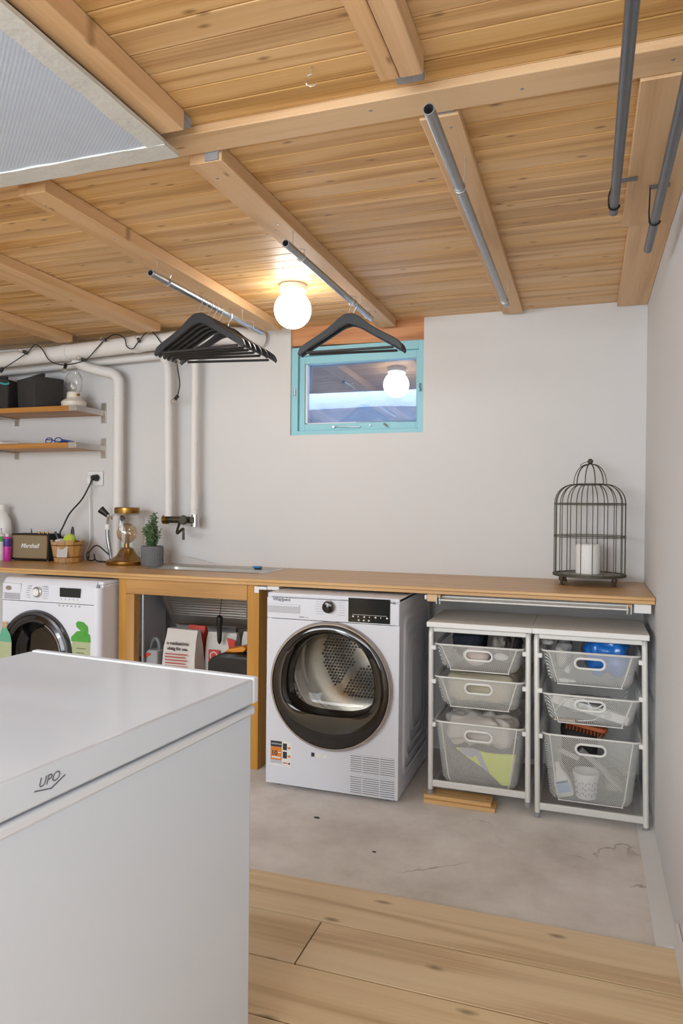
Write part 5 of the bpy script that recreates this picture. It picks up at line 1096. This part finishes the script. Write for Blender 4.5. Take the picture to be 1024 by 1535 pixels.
bottle_profile(gb, (-3.290, 3.345, ZT), [(0.0001, 0.0005), (0.032, 0.0005), (0.034, 0.006), (0.034, 0.13), (0.026, 0.155), (0.012, 0.165), (0.012, 0.19), (0.0001, 0.19)], M_plast)
bottle_profile(gb, (-3.290, 3.345, ZT), [(0.0345, 0.112), (0.0348, 0.113), (0.0348, 0.142), (0.033, 0.1425)], pm('green_label', '#5BAF4A', 0.5), 'label_band')
pb = thing('cleaner_bottle', 'magenta bottle with violet label next to the loudspeaker', 'bottle', (-3.29, 3.36, ZT))
bottle_profile(pb, (-3.225, 3.335, ZT), [(0.0001, 0.0005), (0.020, 0.0005), (0.022, 0.004), (0.022, 0.135), (0.018, 0.142), (0.0001, 0.143)], pm('magenta_plastic', '#C0359A', 0.35))
bottle_profile(pb, (-3.225, 3.335, ZT), [(0.012, 0.142), (0.012, 0.158), (0.0001, 0.158)], pm('pale_cap', '#D8C8D0', 0.4), 'cap')
bottle_profile(pb, (-3.225, 3.335, ZT), [(0.0223, 0.085), (0.0226, 0.086), (0.0226, 0.13), (0.0223, 0.131)], pm('violet_label', '#4A2F86', 0.5), 'label_band')
# wooden pail with ball
pc = Vector((-2.845, 3.40, ZT)); pa = thing('wooden_pail', 'small wooden pail of staves holding a tennis ball and odds and ends', 'pail', pc)
for k in range(12):
    a0, a1 = 2*PI*k/12+0.012, 2*PI*(k+1)/12-0.012
    def P(r, a, z): return (pc.x+r*math.cos(a), pc.y+r*math.sin(a), pc.z+z)
    hh = 0.125+0.006*math.sin(k*2.1); am = (a0+a1)/2
    rows = [[P(r0, a0, z), P(r0*1.01, am, z), P(r0, a1, z), P(r0-0.008, a1, z), P(r0-0.008, am, z), P(r0-0.008, a0, z)] for r0, z in ((0.072, 0.002), (0.094, hh))]
    MB().loft(rows, True, True, True).build('stave', M_stave, pa)
MB().lathe([(0.0001, 0.004), (0.066, 0.004), (0.067, 0.012), (0.0001, 0.012)], pc, 24).build('pail_base', M_stave, pa)
for z in (0.03, 0.098): MB().lathe([(0.0725+0.022*z/0.125+0.0008, z), (0.0725+0.022*z/0.125+0.0022, z+0.001), (0.0725+0.022*z/0.125+0.003, z+0.005), (0.0725+0.022*z/0.125+0.0012, z+0.006)], pc, 36).build('hoop', M_brass, pa)
tg = MB(); aa = -PI/2+0.35
LB(Matrix.Translation((pc.x, pc.y, pc.z)) @ Matrix.Rotation(0.30, 4, 'Z') @ Matrix.Translation((0.005, -0.0985, 0)) @ Matrix.Rotation(-0.17, 4, 'X')).box(-0.030, 0.030, -0.001, 0.001, 0.035, 0.128).build('paper_tag', pm('grey_tag', '#B9B8B4', 0.7), pa)
tb = thing('tennis_ball', 'yellow green tennis ball sitting in the wooden pail', 'ball', (pc.x+0.035, pc.y-0.02, pc.z+0.12)); bcn = Vector((pc.x+0.035, pc.y-0.025, pc.z+0.135))
MB().sphere(bcn, 0.033, 20, 14).build('felt', pm('tennis_felt', '#B9CC3E', 0.95, 0, 0.1, 60, 0.5, 300), tb)
MB().tube([bcn+Vector((0.0328*math.cos(a)*0.80, -0.0328*(0.6+0.18*math.cos(2*a)), 0.0328*math.sin(a)*0.75)).normalized()*0.0333 for a in [2*PI*j/40 for j in range(40)]], 0.0011, 5, closed=True).build('seam', M_plast, tb)
o = MB().cyl((pc.x-0.02, pc.y+0.005, pc.z+0.02), (pc.x-0.09, pc.y+0.0, pc.z+0.175), 0.006, 8).build('marker_pen', M_black); recenter(tag(o, 'black pen leaning out of the wooden pail', 'pen'))
o = MB().loft([[(pc.x+0.0+w_*math.cos(a), pc.y+0.04+0.006*math.sin(a), pc.z+z) for a in [2*PI*j/12 for j in range(12)]] for w_, z in ((0.009, 0.02), (0.010, 0.12), (0.013, 0.15), (0.011, 0.185), (0.003, 0.205))], True, True, True).build('hair_brush', M_black); recenter(tag(o, 'black rounded brush handle standing in the wooden pail', 'brush'))
heap('rag', 'pale crumpled rag stuffed in the wooden pail', 'rag', pc.x-0.066, pc.x+0.0, pc.y-0.06, pc.y+0.01, pc.z+0.095, pc.z+0.142, C_white, 21, 0.012, 40, 2.2, 0, (20, 12))
o = MB().box(pc.x-0.058, pc.x-0.012, pc.y+0.012, pc.y+0.038, pc.z+0.06, pc.z+0.145).build('charger', M_black, None, bevel=0.006); recenter(tag(o, 'black charger block in the wooden pail', 'charger'))
# cord with switch
cs = thing('lamp_cord', 'black lamp cord with inline switch lying behind the wooden pail', 'cord', (-2.7, 3.45, ZT))
MB().tube(catmull([(-2.575, 3.53, 0.893), (-2.61, 3.52, 0.90), (-2.66, 3.49, 0.955), (-2.70, 3.47, 0.985), (-2.74, 3.46, 0.95), (-2.75, 3.45, 0.91), (-2.755, 3.49, 0.893), (-2.745, 3.51, 0.90), (-2.74, 3.50, 0.93), (-2.715, 3.48, 0.90), (-2.67, 3.46, 0.893), (-2.60, 3.45, 0.8925)], 8), 0.004, 8).build('cord_run', M_cord, cs)
MB().sphere((-2.747, 3.455, 0.925), 0.012, 12, 8, (0.8, 0.6, 2.0)).build('switch', M_black, cs)
# spray hose
hs = thing('spray_hose', 'upright spray hose with black nozzle mounted beside the glass lamp', 'hose', (-2.66, 3.5, ZT))
MB().tube(catmull([(-2.60, 3.48, 0.888), (-2.612, 3.48, 0.95), (-2.630, 3.48, 1.03), (-2.632, 3.48, 1.085)], 6), 0.011, 12).build('hose_run', M_galv, hs)
MB().cyl((-2.632, 3.48, 1.078), (-2.632, 3.48, 1.11), 0.017, 12).build('coupling', M_plast, hs)
MB().tube(catmull([(-2.632, 3.48, 1.108), (-2.628, 3.478, 1.135), (-2.620, 3.474, 1.155), (-2.634, 3.466, 1.172)], 5), 0.009, 10).build('valve', M_chrome, hs)
MB().cyl((-2.622, 3.470, 1.160), (-2.662, 3.455, 1.196), 0.014, 12, 0.023).build('nozzle', M_black, hs)
MB().cyl((-2.618, 3.50, 1.145), (-2.545, 3.50, 1.145), 0.009, 10).cyl((-2.548, 3.5, 1.145), (-2.525, 3.5, 1.145), 0.019, 12, 0.004).build('stop_tap', M_tap, hs)
# glass lamp
gl_ = thing('table_lamp', 'glass jar table lamp with brass base, brass lid and amber globe bulb', 'lamp', (-2.455, 3.42, ZT)); LCc = (-2.455, 3.42, ZT)
MB().lathe([(0.0001, 0.0005), (0.110, 0.0005), (0.113, 0.006), (0.113, 0.020), (0.106, 0.026), (0.085, 0.032), (0.060, 0.048), (0.044, 0.072), (0.036, 0.090), (0.026, 0.095), (0.0001, 0.095)], LCc, 48).build('lamp_base', M_brass, gl_)
MB().cyl((LCc[0], LCc[1], ZT+0.094), (LCc[0], LCc[1], ZT+0.118), 0.014, 14).build('bulb_socket', M_brass, gl_)
MB().lathe([(0.014, 0.116), (0.030, 0.128), (0.050, 0.150), (0.0565, 0.178), (0.050, 0.206), (0.030, 0.228), (0.0001, 0.235)], LCc, 32).build('bulb', M_amber, gl_)
MB().tube([(LCc[0]-0.010, LCc[1], ZT+0.12), (LCc[0]-0.018, LCc[1], ZT+0.18), (LCc[0]-0.006, LCc[1], ZT+0.195), (LCc[0]+0.006, LCc[1], ZT+0.165), (LCc[0]+0.016, LCc[1], ZT+0.19), (LCc[0]+0.010, LCc[1], ZT+0.12)], 0.0012, 5).build('filament', M_brass, gl_)
MB().lathe([(0.094, 0.026), (0.095, 0.03), (0.095, 0.255), (0.088, 0.275), (0.070, 0.287), (0.064, 0.288)], LCc, 48).build('glass_jar', M_glass, gl_)
MB().lathe([(0.0001, 0.2885), (0.069, 0.2885), (0.070, 0.291), (0.070, 0.318), (0.066, 0.322), (0.0001, 0.322)], LCc, 40).build('lid', M_brass, gl_)
# potted plant
pp = thing('potted_plant', 'small leafy green plant in a grey patterned pot', 'plant', (-2.27, 3.40, ZT)); PC = (-2.275, 3.40, ZT)
M_pot = pm('grey_pot', '#6C6D70', 0.8, 0, 0.1, 40, 0.3, 120)
pot = MB().lathe([(0.0001, 0.0005), (0.056, 0.0005), (0.059, 0.004), (0.060, 0.106), (0.057, 0.110), (0.052, 0.108), (0.052, 0.095), (0.0001, 0.095)], PC, 40).build('pot', M_pot, pp)
for k in range(30):
    a = 2*PI*k/30
    MB().tube([(PC[0]+0.0598*math.cos(a+0.13*((j % 2))), PC[1]+0.0598*math.sin(a+0.13*((j % 2))), ZT+0.010+0.015*j) for j in range(7)], 0.0016, 4).build('pot_ridge', M_pot, pot)
M_leaf = pm('leaf_green', '#5E7F55', 0.6, 0, 0.45, 40); M_stem = pm('stem_brown', '#5C4E34', 0.8)
lv = MB(); rnd = random.Random(5)
stems = MB()
for i in range(34):
    a = rnd.uniform(0, 2*PI); r = rnd.uniform(0.003, 0.030); hgt = rnd.uniform(0.14, 0.255) if r < 0.014 else rnd.uniform(0.09, 0.19)
    p0 = Vector((PC[0]+r*0.5*math.cos(a), PC[1]+r*0.5*math.sin(a), ZT+0.095)); p1 = p0+Vector((1.4*r*math.cos(a), 1.4*r*math.sin(a), hgt-0.05)); stems.tube([p0, (p0+p1)/2+Vector((0, 0, 0.01)), p1], 0.0013, 4)
    nl = int(hgt*150)
    for j in range(nl):
        s = 0.1+0.9*j/nl; c = p0.lerp(p1, s); d = Vector((rnd.uniform(-1, 1), rnd.uniform(-1, 1), rnd.uniform(-0.2, 0.8))).normalized(); sd = d.cross(Vector((0, 0, 1))).normalized(); L_ = rnd.uniform(0.014, 0.024)*(1.1-0.3*s); W_ = L_*0.42
        up = sd.cross(d)*0.003
        lv.add([c, c+d*L_*0.5+sd*W_+up, c+d*L_, c+d*L_*0.5-sd*W_+up, c+d*L_*0.5-up], [(0, 1, 4), (1, 2, 4), (2, 3, 4), (3, 0, 4)])
stems.build('stems', M_stem, pp); o = lv.build('foliage', M_leaf, pp, smooth=0); o['kind'] = 'stuff'
MB().lathe([(0.0001, 0.0955), (0.0515, 0.0955), (0.0515, 0.097), (0.0001, 0.098)], PC, 20).build('soil', pm('soil', '#3A2F26', 0.95), pot)
# splash board behind the sink corner
o = MB().prism([(-2.21, ZT+0.001), (-1.93, ZT+0.001), (-2.12, ZT+0.040), (-2.20, ZT+0.045)], 'xz', YB-0.03, YB-0.022).build('splash_sheet', pm('splash_film', '#C9C6C4', 0.3, 0.1)); recenter(tag(o, 'pale folded splash sheet against the wall behind the sink', 'sheet'))

# ------------------------------------------------------------------ things under the sink (on the lower shelf of the frame)
ZS = 0.3685
def bag(name, label, x0, x1, y0, y1, z1, seed, mat):
    t = thing(name, label, 'bag', ((x0+x1)/2, (y0+y1)/2, ZS)); rows = []
    for j in range(9):
        s = j/8; z = ZS+0.0005+(z1-ZS)*s; w_ = 1-0.10*s; d_ = (y1-y0)/2*(1-0.75*s**2.2); cy_ = (y0+y1)/2
        rows.append([((x0+x1)/2+(x-(x0+x1)/2)*w_+0.006*mnoise.noise((x*9, s*4, seed)), cy_+(y)*d_+0.006*mnoise.noise((x*12, s*5, seed+3)), z+0.012*(x-x0)*(1 if seed % 2 else -1) if j == 8 else z) for x, y in [(x0, -1), ((x0*3+x1)/4, -1.05), ((x0+x1)/2, -1.03), ((x0+3*x1)/4, -1.05), (x1, -1), (x1, 0), (x1, 1), ((x0+x1)/2, 1.02), (x0, 1), (x0, 0)]])
    MB().loft(rows, True, True, True).build('bag_body', mat, t, smooth=25)
    return t
M_bag = pm('white_paper_bag', '#CFCAC4', 0.75, 0, 0.06, 20, 0.4, 30); M_red = pm('red_print', '#C23B32', 0.6); M_redbag = pm('red_bag', '#C8402F', 0.5, 0, 0.15, 20, 0.4, 30); M_txt = pm('brown_lettering', '#4A3C3A', 0.7); M_txt2 = pm('red_lettering', '#B0584E', 0.7)
t = bag('paper_bag', 'white paper bag with printed lettering under the sink', -2.015, -1.825, 3.10, 3.20, 0.600, 2, M_bag)
text('lettering', 'n matkatörin', 0.024, M_txt, t, (-1.990, 3.106, 0.525), '-y', 0.0006, bold=0.0005)
text('lettering', 'viktig för oss.', 0.022, M_txt, t, (-1.985, 3.102, 0.500), '-y', 0.0006, bold=0.0005)
mb = MB()
for i in range(5): mb.box(-1.992, -1.865-0.012*(i % 2), 3.093, 3.0945, 0.478-i*0.015, 0.484-i*0.015)
mb.build('print_lines', M_txt2, t)
t = bag('paper_bag', 'white and red printed bag beside the lettered bag', -1.84, -1.66, 3.21, 3.30, 0.575, 3, M_bag)
MB().box(-1.805, -1.745, 3.200, 3.2035, 0.425, 0.495).build('print_square', M_red, t); MB().lathe([(0.022, 0.0), (0.022, 0.001), (0.016, 0.001), (0.016, 0.0)], (-1.775, 3.1995, 0.465), 20, 'y').build('print_ring', M_bag, t); MB().box(-1.80, -1.75, 3.2005, 3.2040, 0.405, 0.416).build('print_line', M_red, t)
MB().prism([(-1.70, 0.56), (-1.655, 0.55), (-1.655, 0.45), (-1.68, 0.47)], 'xz', 3.198, 3.2035).build('print_corner', M_red, t)
bag('paper_bag', 'red topped bag standing behind the lettered bag', -1.955, -1.848, 3.222, 3.30, 0.602, 4, M_redbag)
bag('paper_bag', 'crumpled white bag standing behind the toolbox', -1.645, -1.535, 3.23, 3.32, 0.585, 5, M_bag)
o = MB().loft([[(-1.735+w_*math.cos(a), 3.185+w_*math.sin(a), z) for a in [2*PI*j/14 for j in range(14)]] for w_, z in ((0.004, 0.53), (0.011, 0.545), (0.013, 0.58), (0.012, 0.62), (0.016, 0.63), (0.016, 0.665), (0.006, 0.675))], True, True, True)
t = thing('hanging_squeegee', 'black handle hanging in front of the red printed bag', 'handle', (-1.735, 3.185, 0.53)); o.build('grip', M_black, t); MB().tube([(-1.735, 3.185, 0.67), (-1.735, 3.20, 0.74), (-1.735, 3.23, 0.80)], 0.002, 5).build('hanging_cord', M_cord, t)
tbx = thing('toolbox', 'black plastic toolbox with an orange latch under the sink', 'toolbox', (-1.59, 3.15, ZS))
rows = [[(x, 3.075+0.065+ (y)*0.062, z) for x, y in ((-1.74+i_, -1), (-1.51, -1), (-1.51, 1), (-1.74+i_, 1))] for i_, z in ((0, ZS+0.0005), (0, 0.46), (0.02, 0.485), (0.07, 0.508), (0.09, 0.512))]
MB().loft(rows, True, True, True).build('case', M_black, tbx, bevel=0.006)
MB().prism([(-1.66, 0.513), (-1.64, 0.528), (-1.60, 0.536), (-1.565, 0.545), (-1.545, 0.535), (-1.56, 0.518), (-1.61, 0.513)], 'xz', 3.10, 3.17).build('latch', pm('orange_plastic', '#D98A22', 0.5), tbx, bevel=0.003)
gt_ = thing('cordless_tool', 'grey and red plastic tool case lying beside the lettered bag', 'tool', (-2.09, 3.15, ZS))
rows = [[(x, y, z) for x, y in ((-2.15+i_, 3.08), (-2.03, 3.08), (-2.03, 3.26), (-2.15+i_, 3.26))] for i_, z in ((0, ZS+0.0005), (0, 0.43), (0.03, 0.47), (0.07, 0.495))]
MB().loft(rows, True, True, True).build('case', pm('tool_grey', '#9A9C9E', 0.5), gt_, bevel=0.008)
MB().prism([(-2.14, 0.447), (-2.12, 0.462), (-2.075, 0.482), (-2.06, 0.476), (-2.09, 0.455)], 'xz', 3.075, 3.12).build('trigger', M_redbag, gt_, bevel=0.002)
MB().tube(catmull([(-2.095, 3.12, 0.485), (-2.08, 3.12, 0.535), (-2.055, 3.12, 0.545), (-2.04, 3.12, 0.505), (-2.055, 3.12, 0.485)], 5), 0.010, 8).build('handle', pm('tool_grey_dark', '#6A6C6E', 0.5), gt_)
# supply pipe, white panel and dark back
t = thing('supply_pipe', 'thin galvanised pipe standing behind the left frame post', 'pipe', (-2.09, 3.08, 0)); MB().cyl((-2.098, 3.060, 0.0), (-2.098, 3.060, ZU-0.001), 0.009, 12).build('pipe_run', M_galv, t)
o = MB().box(-2.20, -2.075, 3.53, 3.56, 0.0, ZU-0.02).build('cover_board', M_white, None, bevel=0.002); recenter(tag(o, 'narrow white board on the wall under the worktop', 'board'))
t = thing('drain_hose', 'black corrugated hose coiled behind the bags under the sink', 'hose', (-2.0, 3.45, ZS))
for k in range(3): MB().tube([(-2.02+0.05*math.cos(a), 3.42+0.018*k-0.02, 0.46+0.065*math.sin(a)) for a in [2*PI*j/24 for j in range(24)]], 0.012, 8, closed=True).build('coil', M_black, t)
MB().tube(catmull([(-2.02, 3.40, 0.395), (-1.98, 3.41, 0.39), (-1.95, 3.42, ZS+0.013)], 5), 0.012, 8).build('coil_end', M_black, t)
# small dark chip of debris on the concrete
for x, y, s, dl in ((-0.99, 2.62, 0.012, 'dark chip of debris on the concrete in front of the dryer'), (-0.70, 2.43, 0.007, 'tiny dark speck of debris on the open concrete floor')):
    o = MB().prism([(x-s, y-s*0.4), (x+s*0.4, y-s*0.5), (x+s, y), (x+s*0.2, y+s*0.4), (x-s*0.8, y+s*0.2)], 'xy', 0.0002, 0.003).build('debris_chip', M_felt); tag(recenter(o), dl, 'debris', 'chips on the concrete floor')

for o in bpy.data.objects:
    if o.type == 'MESH' and o.parent is not None and o.name.split('.')[0] in ('programme_print', 'option_print', 'display_icons', 'perforations', 'drum_dimples', 'bristles', 'bucket_print', 'print_lines', 'sticker_line', 'label_note', 'stems'):
        o['kind'] = 'stuff'
